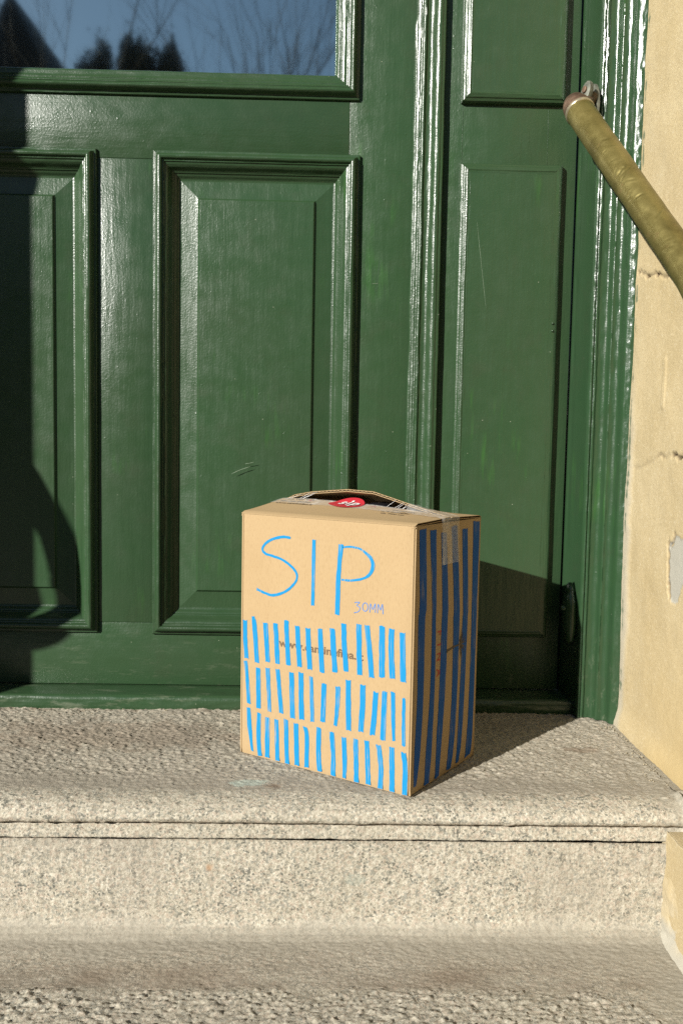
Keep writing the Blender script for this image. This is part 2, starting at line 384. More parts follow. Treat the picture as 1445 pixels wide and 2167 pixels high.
# flaked patch (grey undercoat)
def inside(Y, Z, poly):
    r = np.zeros(Y.shape, bool); n = len(poly)
    for i in range(n):
        (a, b), (c, d) = poly[i], poly[(i + 1) % n]
        cond = ((b > Z) != (d > Z)) & (Y < (c - a) * (Z - b) / (d - b + 1e-12) + a); r ^= cond
    return r
patch = inside(Y + jy, Z + jz, [(1.2055, .315), (1.196, .312), (1.183, .327), (1.165, .322), (1.130, .312), (1.125, .27), (1.148, .262), (1.163, .236), (1.175, .232), (1.190, .236), (1.200, .270)]).astype(float)
ochre = sstep(.35, .02, Z + .08 * fbm(Y * 6, Z * 6, 0, 3, 74)) * sstep(1.34, 1.15, Y + .05 * fbm(Y * 12, Z * 12, 0, 2, 75)) * .75
rim = sstep(1.342, 1.362, Y + .006 * fbm(Z * 30, 0, 0, 3, 76)) * sstep(.62, .35, Z)
D = .0012 * fbm(Y * 12, Z * 12, 0, 3, 77) + .00012 * fbm(Y * 160, Z * 160, 0, 3, 78) - .0050 * crack - .0016 * patch + .003 * rim * sstep(.02, .2, Z)
D = D + .0015 * sstep(.006, 0, np.abs(dist_poly(Y, Z, [(1.245, .56), (1.243, .50)]) - .003))
D = D - .006 * sstep(.02, -.03, Z) * 0
# base sweeps outwards over the stone
flare = sstep(.05, 0, Z) ** 2 * .006
smear = (1 - sstep(.000, .003, np.abs(Y - 1.3675) - .0022 * (fbm(Z * 130, 0, 0, 3, 79) + .5))) * sstep(.2, .6, vnoise(Z * 40, 0, 0, 80) + .45)
P = np.stack([.475 - D - flare, Y, Z], -1)
right_wall = thing('rendered_wall', (.475, 1.1, 0))
tag(right_wall, 'cracked ochre rendered wall at the right of the green door frame', 'wall')
o = grid_obj('reveal_face', P, PL, None, dict(crack=crack, grey=np.maximum(patch * .95, rim * .6), ochre=ochre, smear=smear * .8)); o.parent = right_wall; o.matrix_parent_inverse = Matrix.Translation((-.475, -1.1, 0))
def adopt(o, root):
    o.parent = root; o.matrix_parent_inverse = root.matrix_basis.inverted(); return o
# lower plaster cheek beside the steps
ys2 = dense(.40, 1.072, .0025, .86, 1.072, .03); zs2 = dense(-.66, -.034, .0025, -.20, -.034, .03)
Y, Z = np.meshgrid(ys2, zs2, indexing='ij')
D = .0010 * fbm(Y * 14, Z * 14, 0, 3, 87) + .0004 * fbm(Y * 120, Z * 120, 0, 3, 88) + .008 * sstep(-.150, -.168, Z) ** 2
P = np.stack([.4335 - D - .0022 * fbm(Z * 40, Y * 20, 0, 3, 90), Y, Z], -1)
adopt(grid_obj('plinth_face', P, PL, None, dict(crack=0 * Y, grey=np.clip(.8 * sstep(-.130, -.170, Z + .012 * fbm(Y * 40, Z * 40, 0, 3, 89)) + .25 + .3 * fbm(Y * 20, Z * 20, 0, 3, 91), 0, .9), ochre=.10 + 0 * Y, smear=0 * Y)), right_wall)
adopt(box('plinth_ledge', .4335, .9, .40, 1.062, -.70, -.0335, PL, None, .004), right_wall)
adopt(box('masonry', .480, 3.2, .78, 1.62, -.66, 4.4, PL, None, .01), right_wall)
adopt(box('lintel', -1.13, .480, .78, 1.60, 2.36, 4.4, PL, None, .01), right_wall)
left_wall = thing('rendered_wall', (-1.125, 1.1, 0)); tag(left_wall, 'ochre rendered wall left of the doorway whose edge shades the door panel', 'wall')
adopt(box('masonry', -4.0, -1.125, .778, 1.62, -.66, 4.4, PL, None, .004), left_wall)

# ================================================================== DOOR
YF = 1.48
def orient(P, want):
    a = P[1, 0] - P[0, 0]; b = P[0, 1] - P[0, 0]; n = np.cross(a, b)
    # average normal against wanted direction
    A = P[1:, :-1] - P[:-1, :-1]; B = P[:-1, 1:] - P[:-1, :-1]; n = np.cross(A.reshape(-1, 3), B.reshape(-1, 3)).sum(0)
    return n @ np.array(want) < 0
def mould_piece(name, side, rect, prof, parent, mat, sd, wob=.00022, step=.006):
    x0, x1, z0, z1 = rect; L = {'l': z1 - z0, 'r': z1 - z0, 't': x1 - x0, 'b': x1 - x0}[side]
    n = max(8, int(L / step)); T = np.linspace(0, 1, n)[:, None]
    prof = smooth_prof(prof, 3) if len(prof) < 30 else prof
    s = np.array([p[0] for p in prof])[None, :] / 1000; h = np.array([p[1] for p in prof])[None, :] / 1000
    q = s + T * (L - 2 * s)                                             # coordinate along the side, mitred
    wv = wob * fbm(q * 70, s * 260, 0, 3, sd) + wob * .9 * fbm(q * 16, s * 90, 0, 2, sd + 3) + .00016 * fbm(q * 7, s * 1100, 0, 2, sd + 5) * sstep(.001, .004, h)
    hh = h + wv * (h > -.003); ss = s + .7 * wob * fbm(q * 45, s * 200, 3.3, 2, sd + 9)
    if side == 'l': X = x0 + ss; Z = z0 + q
    if side == 'r': X = x1 - ss; Z = z0 + q
    if side == 't': Z = z1 - ss; X = x0 + q
    if side == 'b': Z = z0 + ss; X = x0 + q
    P = np.stack([X, YF - hh, Z], -1)
    return adopt(grid_obj(name, P, mat, None, None, orient(P, (0, -1, 0)), 55), parent)
_PP = [(0, -3), (0, 3.6), (.6, 4.6), (4.2, 5.0), (5.0, 6.4), (5.8, 9.0), (7.2, 11.8), (9.5, 13.6), (12, 14.2), (14.3, 13.4), (15.6, 11.6), (16.2, 9.8), (18.5, 9.3), (19.2, 7.6), (22, 6.6), (25.5, 3.6), (28.5, -1.0), (31, -4.2), (32, -4.8), (32.6, -6.8), (35.5, -8.6), (38.5, -12.0), (40, -13.2), (43, -13.8), (44, -17)]
_PW = [(0, -3), (0, 2.6), (.6, 3.8), (3.8, 4.6), (5.2, 5.0), (6.2, 8.0), (7.6, 11.4), (9.6, 13.5), (11.6, 14.1), (13.4, 13.2), (14.6, 11.8), (15.4, 11.4), (17.0, 12.0), (18.8, 11.2), (20.0, 9.6), (21.2, 9.2), (23.5, 9.4), (25.2, 7.8), (28.5, 6.6), (30.2, 6.3), (31.0, 4.6), (32.4, 4.4), (35.2, 4.0), (38.0, 1.4), (39.6, -1.6), (40.2, -5), (40.2, -9)]
PROF_P = [(a, b * 1.2 if b > 0 else b) for a, b in _PP]; PROF_W = [(a, b * 1.2 if b > 0 else b) for a, b in _PW]
def smooth_prof(p, n=2):
    out = []
    for i in range(len(p) - 1):
        for k in range(n): out.append((p[i][0] + (p[i + 1][0] - p[i][0]) * k / n, p[i][1] + (p[i + 1][1] - p[i][1]) * k / n))
    out.append(p[-1]); return out
door = thing('door', (-.325, YF, .0275)); tag(door, 'big green panelled door leaf with a glass window above its two panels', 'door')
def dbox(name, x0, x1, z0, z1, mat, parent, y0=YF, y1=YF + .046, bev=.0011):
    return adopt(box(name, x0, x1, y0, y1, z0, z1, mat, None, bev), parent)
G = .00015
dbox('stile', .0350 + G, .1860, .0275, 2.30, PV, door)
dbox('stile', -.8360, -.6850 - G, .0275, 2.30, PV, door)
dbox('rail', -.6850, .0350, .8905, 1.0062, PH, door)
dbox('rail', -.6850, .0350, .0275, .1330, PH, door)
dbox('rail', -.6850, .0350, 2.16, 2.30, PH, door)
dbox('mullion', -.3890, -.2610, .1330 + G, .8905 - G, PV, door)
for i, rect in enumerate(((-.2800, .0528, .1148, .9030), (-.7030, -.3702, .1165, .9030))):
    for sd, s in enumerate('lrtb'):
        mould_piece('panel_moulding', s, rect, PROF_P, door, PV if s in 'lr' else PH, 100 + i * 10 + sd)
    # raised and fielded panel
    x0, x1, z0, z1 = rect
    rings = [(.028, -16), (.040, -14.2), (.052, -12.4), (.064, -10.4), (.0705, -9.0), (.0718, -7.6), (.0730, -5.2), (.0742, -4.4), (.078, -4.0)]
    V = []; F = []
    for s, h in rings:
        for cx, cz in ((x0 + s, z0 + s), (x1 - s, z0 + s), (x1 - s, z1 - s), (x0 + s, z1 - s)): V.append((cx, YF - h / 1000, cz))
    for k in range(len(rings) - 1):
        for j in range(4): F.append((k * 4 + j, k * 4 + (j + 1) % 4, k * 4 + 4 + (j + 1) % 4, k * 4 + 4 + j))
    k = len(rings) - 1; F.append((k * 4, k * 4 + 1, k * 4 + 2, k * 4 + 3))
    V += [(x0 + .028, YF + .03, z0 + .028), (x1 - .028, YF + .03, z0 + .028), (x1 - .028, YF + .03, z1 - .028), (x0 + .028, YF + .03, z1 - .028)]
    n = len(V) - 4
    for j in range(4): F.append((n + j, n + (j + 1) % 4, (j + 1) % 4, j))
    adopt(mesh_obj('raised_panel', V, F, PV, None, 12), door)
WR = (-.7030, .0500, .9885, 2.18)
for sd, s in enumerate('lrtb'): mould_piece('window_moulding', s, WR, PROF_W, door, PV if s in 'lr' else PH, 140 + sd)
GLASS, nt_, b_ = new_mat('window_glass', .034, .5, 1.0, (.50, .57, .56))
g_ = NG(nt_); ci_ = g_.coord(src='World')
sm_ = g_.noise(ci_, 9, 5, .6); low_ = g_.ramp(g_.noise(ci_, 160, 4, .75), [(.60, 0), (.80, 1)])
g_.l.new(g_.mix(g_.math('MULTIPLY', low_, .25), g_.mix(g_.ramp(sm_, [(.4, 0), (.8, .3)]), (.54, .62, .58), (.60, .67, .63)), (.72, .76, .74)), b_.inputs['Base Color'])
g_.l.new(g_.bump(g_.noise(ci_, 5, 2, .5), .0010, .25), b_.inputs['Normal'])
gp = dbox('glass_pane', -.6700, .0150, 1.0200, 2.15, GLASS, door, YF + .006, YF + .012, 0); gp['label'] = 'glass pane reflecting blue sky and bare trees'
dbox('dark_room_backing', -.8300, .1850, .03, 2.29, simple('dark_interior', (.01, .01, .01), .9), door, YF + .047, YF + .055)  # near-black sheet; the unlit room's darkness is put into its colour
# astragal strip over the meeting edge
PROF_A = [(0, -2), (0, 2.6), (.8, 4.4), (2.4, 5.6), (4.0, 6.1), (4.8, 6.0), (6.4, 6.7), (8.4, 7.5), (9.0, 7.2), (9.8, 7.3), (11.8, 8.1), (12.4, 7.9), (13.2, 8.7), (14.6, 9.4), (15.4, 9.6), (16.4, 9.7), (17.6, 8.4), (19.2, 6.6), (22.5, 5.8), (26.2, 6.2), (29.4, 8.2), (32.2, 11.4), (35, 13.8), (37.8, 15.0), (40.6, 15.2), (42.8, 14.2), (43.6, 13.4), (47.2, 13.2), (48.4, 12.2), (48.6, 6), (48.6, -2)]
zz = np.linspace(.0285, 2.30, 900)[:, None]; s_ = np.array([p[0] for p in smooth_prof(PROF_A)])[None, :] / 1000; h_ = np.array([p[1] for p in smooth_prof(PROF_A)])[None, :] / 1000
rag = (1 - sstep(0, .005, s_)) * (.0007 * np.clip(fbm(zz * 33, 0 * zz, 0, 3, 201), -1, 1) + .0022 * sstep(.55, .8, vnoise(zz * 22, 0 * zz, 0, 206)) * (zz > .5))
P = np.stack([.1372 + s_ + rag + .0003 * fbm(zz * 20, s_ * 60, 0, 2, 202), YF - h_ - (h_ > 0) * (.00022 * fbm(zz * 80, s_ * 400, 0, 3, 203) + .0004 * fbm(zz * 14, s_ * 160, 0, 2, 204) * .6 + .00014 * fbm(zz * 6, s_ * 1100, 0, 2, 205)), zz + 0 * s_], -1)
adopt(grid_obj('cover_strip', P, PV, None, None, orient(P, (0, -1, 0)), 60), door)

# narrow leaf
PROF_N = [(0, -2), (.2, 3.6), (.9, 6.2), (2.0, 7.8), (5.4, 9.2), (6.6, 10.6), (8.0, 11.2), (9.4, 11.5), (12.2, 12.4), (12.9, 12.2), (13.4, 11.8), (17, 11.7)]
PROF_N = [(a, b * 1.22 if b > 0 else b) for a, b in PROF_N]; PROF_R = [(0, -2), (.2, 5), (.8, 9), (2, 11.6), (4, 13.0), (7, 13.9), (12, 14.2), (17, 14.3)]
def narrow_leaf(x0, x1, label, seen=True):
    lf = thing('narrow_door', ((x0 + x1) / 2, YF, .0275)); tag(lf, label, 'door')
    dbox('leaf_board', x0, x1, .0275, 2.30, PV, lf)
    cx0, cx1 = x0 + .0270, x0 + .1945
    for k, (z0, z1, ex) in enumerate(((.9885, 2.18, 1.12), (.1172, .8945, 1.0))):
        rect = (cx0, cx1, z0, z1); pr = smooth_prof([(a, b * (ex if b > 0 else 1)) for a, b in PROF_N]); prr = smooth_prof([(a, b * (ex if b > 0 else 1)) for a, b in PROF_R])
        for sd, s in enumerate('lrtb'): mould_piece('panel_edge', s, rect, prr if s == 'r' else pr, lf, PV if s in 'lr' else PH, 160 + k * 10 + sd, .0002)
        f = .01427 * ex; dbox('flat_panel', cx0 + .0165, cx1 - .0165, z0 + .0165, z1 - .0165, PV, lf, YF - f, YF + .002, 0)
    return lf
nl = narrow_leaf(.1866, .4042, 'narrow green door leaf between the cover strip and the frame, beside the handrail')
nl2 = narrow_leaf(-1.0545, -.8366, 'narrow green door leaf left of the big leaf')
# thin joint lines showing through the paint of the narrow leaf (end grain of the cross piece)
for x in (.2170, .3560):
    adopt(box('joint_ridge', x, x + .0007, YF - .0005, YF + .001, .8960, .9875, PV, None, .0002), nl)
# two round nail heads on the narrow leaf's lower panel
for z in (.640, .628):
    V, F = lathe([(0, .0022), (.0012, .0020), (.0019, .0010), (.0021, 0), (.0021, -.002)], 12)
    o = mesh_obj('nail_head', V, F, PV, None, 60); o.matrix_world = Matrix.Translation((.3715, YF - .0143, z)) @ Matrix.Rotation(math.pi / 2, 4, 'X'); bpy.context.view_layer.update(); adopt(o, nl)

# frame : fixed jambs, sill and head
frame = thing('door_frame', (.445, 1.39, 0)); tag(frame, 'green moulded door frame against the ochre wall, with a painted timber sill', 'door frame')
JP = [(.4088, 1.530), (.4088, 1.4795), (.4100, 1.4765), (.4120, 1.4650), (.4150, 1.4420), (.4178, 1.4180), (.4184, 1.4120), (.4200, 1.4088), (.4222, 1.4078), (.4240, 1.4090), (.4246, 1.4104), (.4262, 1.4094), (.4284, 1.4088), (.4300, 1.4102), (.4318, 1.4110), (.4350, 1.4108), (.4390, 1.4102), (.4420, 1.4090), (.4440, 1.4070), (.4452, 1.4032), (.4460, 1.3992), (.4475, 1.3976), (.4505, 1.3978), (.4545, 1.3972), (.4580, 1.3954), (.4598, 1.3934), (.4606, 1.3908), (.4614, 1.3862), (.4622, 1.3815), (.4636, 1.3788), (.4660, 1.3772), (.4690, 1.3758), (.4716, 1.3746), (.4742, 1.3738), (.4764, 1.3740), (.4778, 1.3762), (.4785, 1.39), (.4785, 1.53)]
def jamb(mirror):
    pr = np.array(smooth_prof(JP)); zz = np.linspace(.0006, 2.36, 1000)[:, None]
    x = pr[:, 0][None, :]; y = pr[:, 1][None, :]; s = np.concatenate([[0], np.cumsum(np.hypot(*np.diff(pr, axis=0).T))])[None, :]
    outer = sstep(.462, .474, x)
    dy = -(.0003 * fbm(zz * 70, s * 300, 0, 3, 211) + .0003 * fbm(zz * 13, s * 120, 0, 3, 212) + .00012 * fbm(zz * 6, s * 1100, 0, 2, 219) + outer * .0005 * fbm(zz * 150, s * 200, 0, 3, 213))
    dx = .0003 * fbm(zz * 30, s * 150, 0, 2, 214) + outer * .0005 * fbm(zz * 110, 3 + 0 * s, 0, 3, 215)
    m_ = (y < 1.478)
    X = x + dx * m_ - .0 * zz; Yy = y + dy * m_
    if mirror: X = -.65 - X
    P = np.stack([X + 0 * zz, Yy + 0 * zz, zz + 0 * x], -1)
    return adopt(grid_obj('jamb', P, PF, None, None, orient(P, (0, -1, 0)), 60), frame)
jamb(False); jamb(True)
adopt(box('head', -1.13, .48, 1.375, 1.52, 2.302, 2.36, PH, None, .002), frame)
SP = [(1.545, .0262), (1.482, .0262), (1.474, .0258), (1.4400, .0226), (1.4350, .0216), (1.4320, .0192), (1.4305, .0160), (1.4300, .0105), (1.4296, .0040), (1.4306, -.002)]
pr = np.array(smooth_prof(SP, 3)); xs_ = np.linspace(-1.0700, .4125, 700)[:, None]
y = pr[:, 0][None, :]; z = pr[:, 1][None, :]
wv = .0004 * fbm(xs_ * 60, y * 300, z * 300, 3, 221) + .0009 * fbm(xs_ * 12, y * 60, z * 80, 2, 222)
low = sstep(.010, .002, z) * .0016 * np.clip(fbm(xs_ * 120, 0 * xs_, 0, 3, 223), -1, 1)
P = np.stack([xs_ + .0142 * sstep(1.474, 1.430, y), y + wv * (y < 1.47), z + 0 * xs_ + wv * .6 * (y < 1.475) - low * 0], -1)
adopt(grid_obj('sill', P, PH, None, None, orient(P, (0, -1, .3)), 60), frame)
# painted-over iron hinge lump low on the jamb
V, F = lathe([(0, .052), (.004, .051), (.008, .047), (.0098, .040), (.0095, .034), (.012, .030), (.0142, .020), (.0148, .004), (.0142, -.014), (.0125, -.030), (.009, -.042), (.004, -.047), (0, -.048)], 20)
V = [(x * .75, y * 1.15 + .004 * z / .05, z) for x, y, z in V]
o = mesh_obj('iron_hinge', V, F, PF, None, 180); o.location = (.4095, 1.436, .166); bpy.context.view_layer.update(); adopt(o, frame)
V, F = lathe([(0, .006), (.003, .0055), (.0045, .003), (.0048, 0), (.0048, -.01)], 14)
hb = mesh_obj('hinge_bolt', V, F, PF, None, 180); hb.matrix_world = Matrix.Translation((.3995, 1.434, .176)) @ Matrix.Rotation(-math.pi / 2, 4, 'Y'); bpy.context.view_layer.update(); adopt(hb, frame)
SIP=[
 ("S",[(188.7, 310.8, 3.5), (200.8, 310.9, 3.5), (216.9, 307.4, 3.6), (229.9, 300.5, 3.6), (236.3, 292.2, 3.6), (231.3, 286.1, 3.6), (216.5, 283.4, 3.6), (200.3, 279.7, 3.5), (185.9, 272.0, 3.5), (177.2, 263.9, 3.4), (177.1, 255.0, 3.4), (183.8, 246.7, 3.5), (196.4, 237.1, 3.5), (215.7, 230.3, 3.6), (230.5, 231.8, 3.6), (245.5, 235.7, 3.7)]),
 ("I",[(150.2, 310.9, 5.5), (149.7, 267.8, 5.5), (149.8, 224.2, 5.5)]),
 ("Pst",[(107.4, 308.0, 7.6), (109.0, 286.5, 6.4), (110.3, 264.2, 7.0), (110.4, 239.5, 7.0), (110.5, 216.7, 7.1)]),
 ("Pb",[(105.3, 304.5, 2.6), (94.3, 306.1, 2.6), (79.9, 304.9, 2.8), (69.9, 299.7, 3.4), (62.7, 294.3, 4.5), (59.1, 286.2, 5.6), (60.6, 278.8, 5.0), (66.3, 271.0, 3.7), (79.0, 265.4, 3.1), (93.3, 263.0, 2.9), (105.6, 262.7, 2.6)]),
 ("3",[(84.6, 235.5, 1.1), (77.2, 236.6, 1.1), (81.1, 232.3, 1.1), (76.4, 229.6, 1.1), (78.6, 224.7, 1.1), (84.9, 222.3, 1.1)]),
 ("0",[(68.9, 236.9, 1.1), (66.6, 236.1, 1.1), (65.1, 233.6, 1.1), (65.0, 230.3, 1.1), (66.4, 227.5, 1.1), (68.7, 226.2, 1.1), (71.0, 226.9, 1.1), (72.5, 229.4, 1.1), (72.6, 232.7, 1.1), (71.2, 235.6, 1.1), (68.9, 236.9, 1.1)]),
 ("M",[(61.9, 225.6, 1.1), (61.3, 236.5, 1.1), (57.7, 229.7, 1.1), (54.3, 237.3, 1.1), (54.0, 226.0, 1.1)]),
 ("M2",[(50.7, 225.7, 1.1), (50.1, 237.3, 1.1), (46.6, 230.3, 1.1), (44.0, 237.8, 1.1), (42.6, 225.5, 1.1)]),
]
ROWS=[
 [
   [(266.0, 190.0, 7.6), (265.2, 163.8, 7.6), (262.4, 136.0, 7.6)] ,
   [(251.2, 196.8, 5.3), (248.4, 183.5, 8.3), (243.2, 133.2, 7.5)] ,
   [(229.0, 191.2, 8.2), (224.1, 136.5, 8.2)] ,
   [(211.4, 192.6, 8.1), (206.9, 137.0, 8.1)] ,
   [(192.4, 199.0, 7.9), (192.2, 185.8, 7.9), (188.1, 138.2, 7.9)] ,
   [(174.3, 193.7, 8.0), (169.2, 139.0, 8.0)] ,
   [(156.9, 193.1, 7.9), (152.4, 138.1, 7.9)] ,
   [(137.0, 195.1, 7.7), (132.7, 136.9, 7.7)] ,
   [(117.7, 197.5, 8.2), (112.4, 140.9, 8.1)] ,
   [(100.3, 206.6, 7.6), (98.7, 178.7, 7.6), (95.3, 144.2, 7.6)] ,
   [(77.5, 208.5, 7.8), (76.2, 173.8, 7.8), (74.5, 143.1, 7.8)] ,
   [(65.4, 208.7, 7.7), (60.9, 176.1, 7.7), (56.8, 142.3, 7.7)] ,
   [(43.8, 210.7, 8.3), (42.3, 144.7, 8.3)] ,
   [(29.8, 208.6, 8.0), (29.7, 180.7, 8.0), (27.3, 145.9, 8.0)] ,
   [(14.8, 205.6, 8.1), (12.1, 143.8, 8.1)] ,
 ],
 [
   [(264.5, 132.9, 6.8), (260.0, 100.3, 6.8), (257.5, 72.3, 6.8)] ,
   [(241.3, 126.1, 8.0), (239.8, 69.3, 8.0)] ,
   [(224.3, 128.5, 7.9), (220.1, 68.4, 5.9)] ,
   [(206.6, 129.7, 7.1), (199.8, 70.1, 7.1)] ,
   [(182.8, 128.8, 8.2), (180.7, 67.1, 8.2)] ,
   [(167.0, 131.8, 8.1), (165.5, 67.6, 8.1)] ,
   [(150.4, 128.9, 6.1), (147.7, 68.2, 6.2)] ,
   [(129.2, 123.2, 7.8), (130.9, 70.9, 7.9)] ,
   [(107.3, 122.8, 7.7), (108.2, 95.5, 6.5), (111.2, 69.6, 5.4)] ,
   [(91.9, 133.9, 7.8), (90.4, 67.4, 7.9)] ,
   [(69.8, 131.1, 8.0), (70.0, 100.0, 8.0), (72.1, 69.3, 8.0)] ,
   [(50.7, 125.1, 7.5), (52.2, 95.9, 7.6), (54.9, 68.3, 7.6)] ,
   [(37.9, 128.2, 7.4), (39.4, 64.5, 7.5)] ,
   [(26.1, 129.3, 6.5), (24.9, 96.1, 5.5), (23.6, 66.8, 4.4)] ,
   [(10.7, 124.1, 4.8), (9.6, 62.9, 4.8)] ,
 ],
 [
   [(258.5, 67.3, 6.8), (255.7, 38.8, 7.5), (250.8, 5.8, 4.1)] ,
   [(238.7, 63.1, 7.4), (239.9, 28.4, 7.4), (237.2, 2.0, 7.4)] ,
   [(224.0, 59.7, 7.9), (224.4, 2.6, 8.0)] ,
   [(208.4, 59.5, 7.2), (206.5, 1.9, 7.2)] ,
   [(191.9, 63.1, 7.4), (189.9, 0.2, 7.4)] ,
   [(174.9, 60.6, 7.9), (173.2, 2.6, 7.9)] ,
   [(159.7, 58.9, 7.2), (156.6, 45.2, 7.1), (157.4, 3.4, 7.2)] ,
   [(137.4, 62.0, 7.6), (137.6, 23.3, 7.6), (135.6, 3.1, 7.6)] ,
   [(116.7, 60.2, 7.5), (114.2, 28.3, 7.5), (114.3, 1.5, 7.5)] ,
   [(97.5, 57.2, 7.0), (96.1, 19.6, 7.1), (96.9, 2.1, 4.7)] ,
   [(79.4, 58.1, 7.2), (77.8, 1.5, 7.2)] ,
   [(62.7, 59.3, 7.4), (59.9, 2.6, 7.4)] ,
   [(45.6, 57.1, 7.2), (41.6, 31.6, 7.2), (42.0, -0.1, 7.3)] ,
   [(25.9, 58.3, 7.4), (24.7, 1.0, 7.4)] ,
   [(9.6, 54.9, 7.0), (6.4, 34.5, 7.0), (6.8, 0.9, 7.0)] ,
 ],
]
SIDE=[
   [(17.5, 334.0, 17.3), (21.9, 239.9, 16.6), (19.2, 216.5, 16.5), (20.2, 120.0, 15.1), (17.0, 47.9, 14.1), (13.1, 8.8, 7.0)] ,
   [(45.0, 330.6, 16.5), (49.7, 236.0, 10.4), (49.5, 211.6, 9.4), (50.1, 125.4, 11.6), (46.9, 51.8, 14.7), (44.4, 2.5, 13.7)] ,
   [(73.8, 325.6, 15.1), (79.3, 231.8, 16.4), (78.0, 207.0, 16.4), (77.0, 132.0, 16.4), (74.7, 69.4, 15.3), (72.6, 2.5, 10.9)] ,
   [(103.7, 332.2, 16.9), (112.4, 227.1, 17.2), (112.3, 201.6, 18.4), (113.0, 98.4, 16.2), (110.2, 34.1, 16.2), (105.8, 4.0, 13.8)] ,
   [(135.2, 326.2, 16.4), (140.7, 223.1, 16.7), (139.5, 197.2, 16.7), (137.4, 92.7, 15.5), (135.0, 29.8, 13.1), (131.3, 5.6, 8.3)] ,
   [(171.4, 334.1, 19.8), (170.8, 218.8, 18.7), (170.8, 192.2, 17.4), (169.8, 71.6, 17.5), (167.1, 20.9, 18.8), (163.2, 5.7, 16.2)] ,
]
# ================================================================== HANDRAILS
BR, nt_, b_ = new_mat('aged_brass', .36, .5, .62, (.38, .31, .12)); g_ = NG(nt_); ci_ = g_.coord(src='World')
c_ = g_.ramp(g_.noise(ci_, 26, 5, .65), [(.30, (.10, .080, .022)), (.50, (.165, .135, .042)), (.72, (.22, .180, .062))])
c_ = g_.mix(g_.ramp(g_.noise(ci_, 70, 3, .6), [(.62, 0), (.75, .4)]), c_, (.26, .165, .07))
g_.l.new(c_, b_.inputs['Base Color']); g_.l.new(g_.ramp(g_.noise(ci_, 40, 4, .6), [(.3, .28), (.7, .50)]), b_.inputs['Roughness'])
g_.l.new(g_.bump(g_.noise(ci_, 170, 4, .65), .0004, .5), b_.inputs['Normal'])
CP = simple('tarnished_copper', (.19, .12, .08), .5, .4, .6, 60, .45, .0006)
VD = simple('verdigris_bronze', (.17, .175, .14), .55, .4, .5, 90, .5, .001)
def spline(pts, n):
    P = [Vector(p) for p in pts]; P = [P[0] * 2 - P[1]] + P + [P[-1] * 2 - P[-2]]; out = []
    for i in range(1, len(P) - 2):
        for k in range(n):
            t = k / n; a, b, c, d = P[i - 1:i + 3]
            out.append(.5 * ((2 * b) + (c - a) * t + (2 * a - 5 * b + 4 * c - d) * t * t + (3 * b - a - 3 * c + d) * t ** 3))
    out.append(P[-2].copy()); return out
def dent(V, path, amp=.00022, sd=0, creases=()):
    A = np.array([tuple(v) for v in V]); n = len(A) // len(path)
    cen = np.repeat(np.array([tuple(p) for p in path]), n, 0); r = A - cen
    L = np.concatenate([[0], np.cumsum([(path[i + 1] - path[i]).length for i in range(len(path) - 1)])]); t = np.repeat(L, n); an = np.tile(np.arange(n) / n * 2 * np.pi, len(path))
    d = amp * fbm(A[:, 0] * 50, A[:, 1] * 50, A[:, 2] * 50, 2, 300 + sd)
    for (tc, ac, wa, wt, dep, skew) in creases:      # little crosswise creases and dents
        da = (an - ac + np.pi) % (2 * np.pi) - np.pi; dt = t - tc - skew * da * .02
        d = d - dep * np.exp(-(da / wa) ** 2) * (np.exp(-(dt / wt) ** 2) - .6 * np.exp(-((dt - 2.2 * wt) / wt) ** 2))
    return cen + r * (1 + d / .0207)[:, None]
_t = Vector((.0175, -.064, -.068)).normalized(); _a = _t.cross(Vector((0.13, 0.31, 0.94)).normalized()).normalized(); _b = _t.cross(_a); _v = (Vector((0, 0, .44)) - Vector((.41, 1.2, .77))).normalized(); TOPANG = math.atan2(_v.dot(_b), _v.dot(_a))
_q = random.Random(4); CR_ = [(_q.uniform(.10, .36), 0, _q.uniform(.12, .38), _q.uniform(.0008, .0022), _q.uniform(.0004, .0011), _q.uniform(-.8, .8)) for k in range(26)]
CR_ = [(a, TOPANG + _q.uniform(-.55, .45), b, c, d, e) for a, _z, b, c, d, e in CR_]
rail = thing('handrail', (.3715, 1.345, .930)); tag(rail, 'dented brass handrail tube sloping down beside the ochre wall', 'handrail')
path = spline([(.3715, 1.3460, .9310), (.3889, 1.287, .8653), (.4062, 1.228, .7997), (.4236, 1.169, .7340), (.4409, 1.110, .6683), (.4490, 1.060, .6127), (.4520, .95, .490), (.4520, .80, .323), (.4520, .66, .165), (.4520, .58, .090), (.4560, .548, .062), (.4760, .540, .056)], 60)
V, F = tube(path, .0207, 72, True); V = dent(V, path, creases=CR_)
adopt(mesh_obj('brass_tube', V, F, BR, None, 60), rail)
d0 = (path[1] - path[0]).normalized()
V, F = tube([path[0] - d0 * .0045, path[0] - d0 * .0038, path[0] + d0 * .0002, path[0] + d0 * .0012], [.0205, .0220, .0220, .0209], 40)
adopt(mesh_obj('collar_ring', V, F, simple('worn_brass_ring', (.50, .44, .30), .3, .5, .7, 80, .2), None, 60), rail)
p = path[0]; ep = spline([p - d0 * .001, p - d0 * .010, p - d0 * .021 + Vector((.001, .001, .001)), p + Vector((.010, .031, .022)), p + Vector((.020, .044, .032)), p + Vector((.028, .053, .040)), p + Vector((.034, .058, .045))], 8)
rr = np.interp(np.linspace(0, 1, len(ep)), [0, .12, .28, .42, .58, .75, 1], [.0208, .0214, .0198, .0140, .0105, .0092, .0088])
V, F = tube(ep, list(rr), 28); adopt(mesh_obj('elbow', V, F, CP, None, 60), rail)
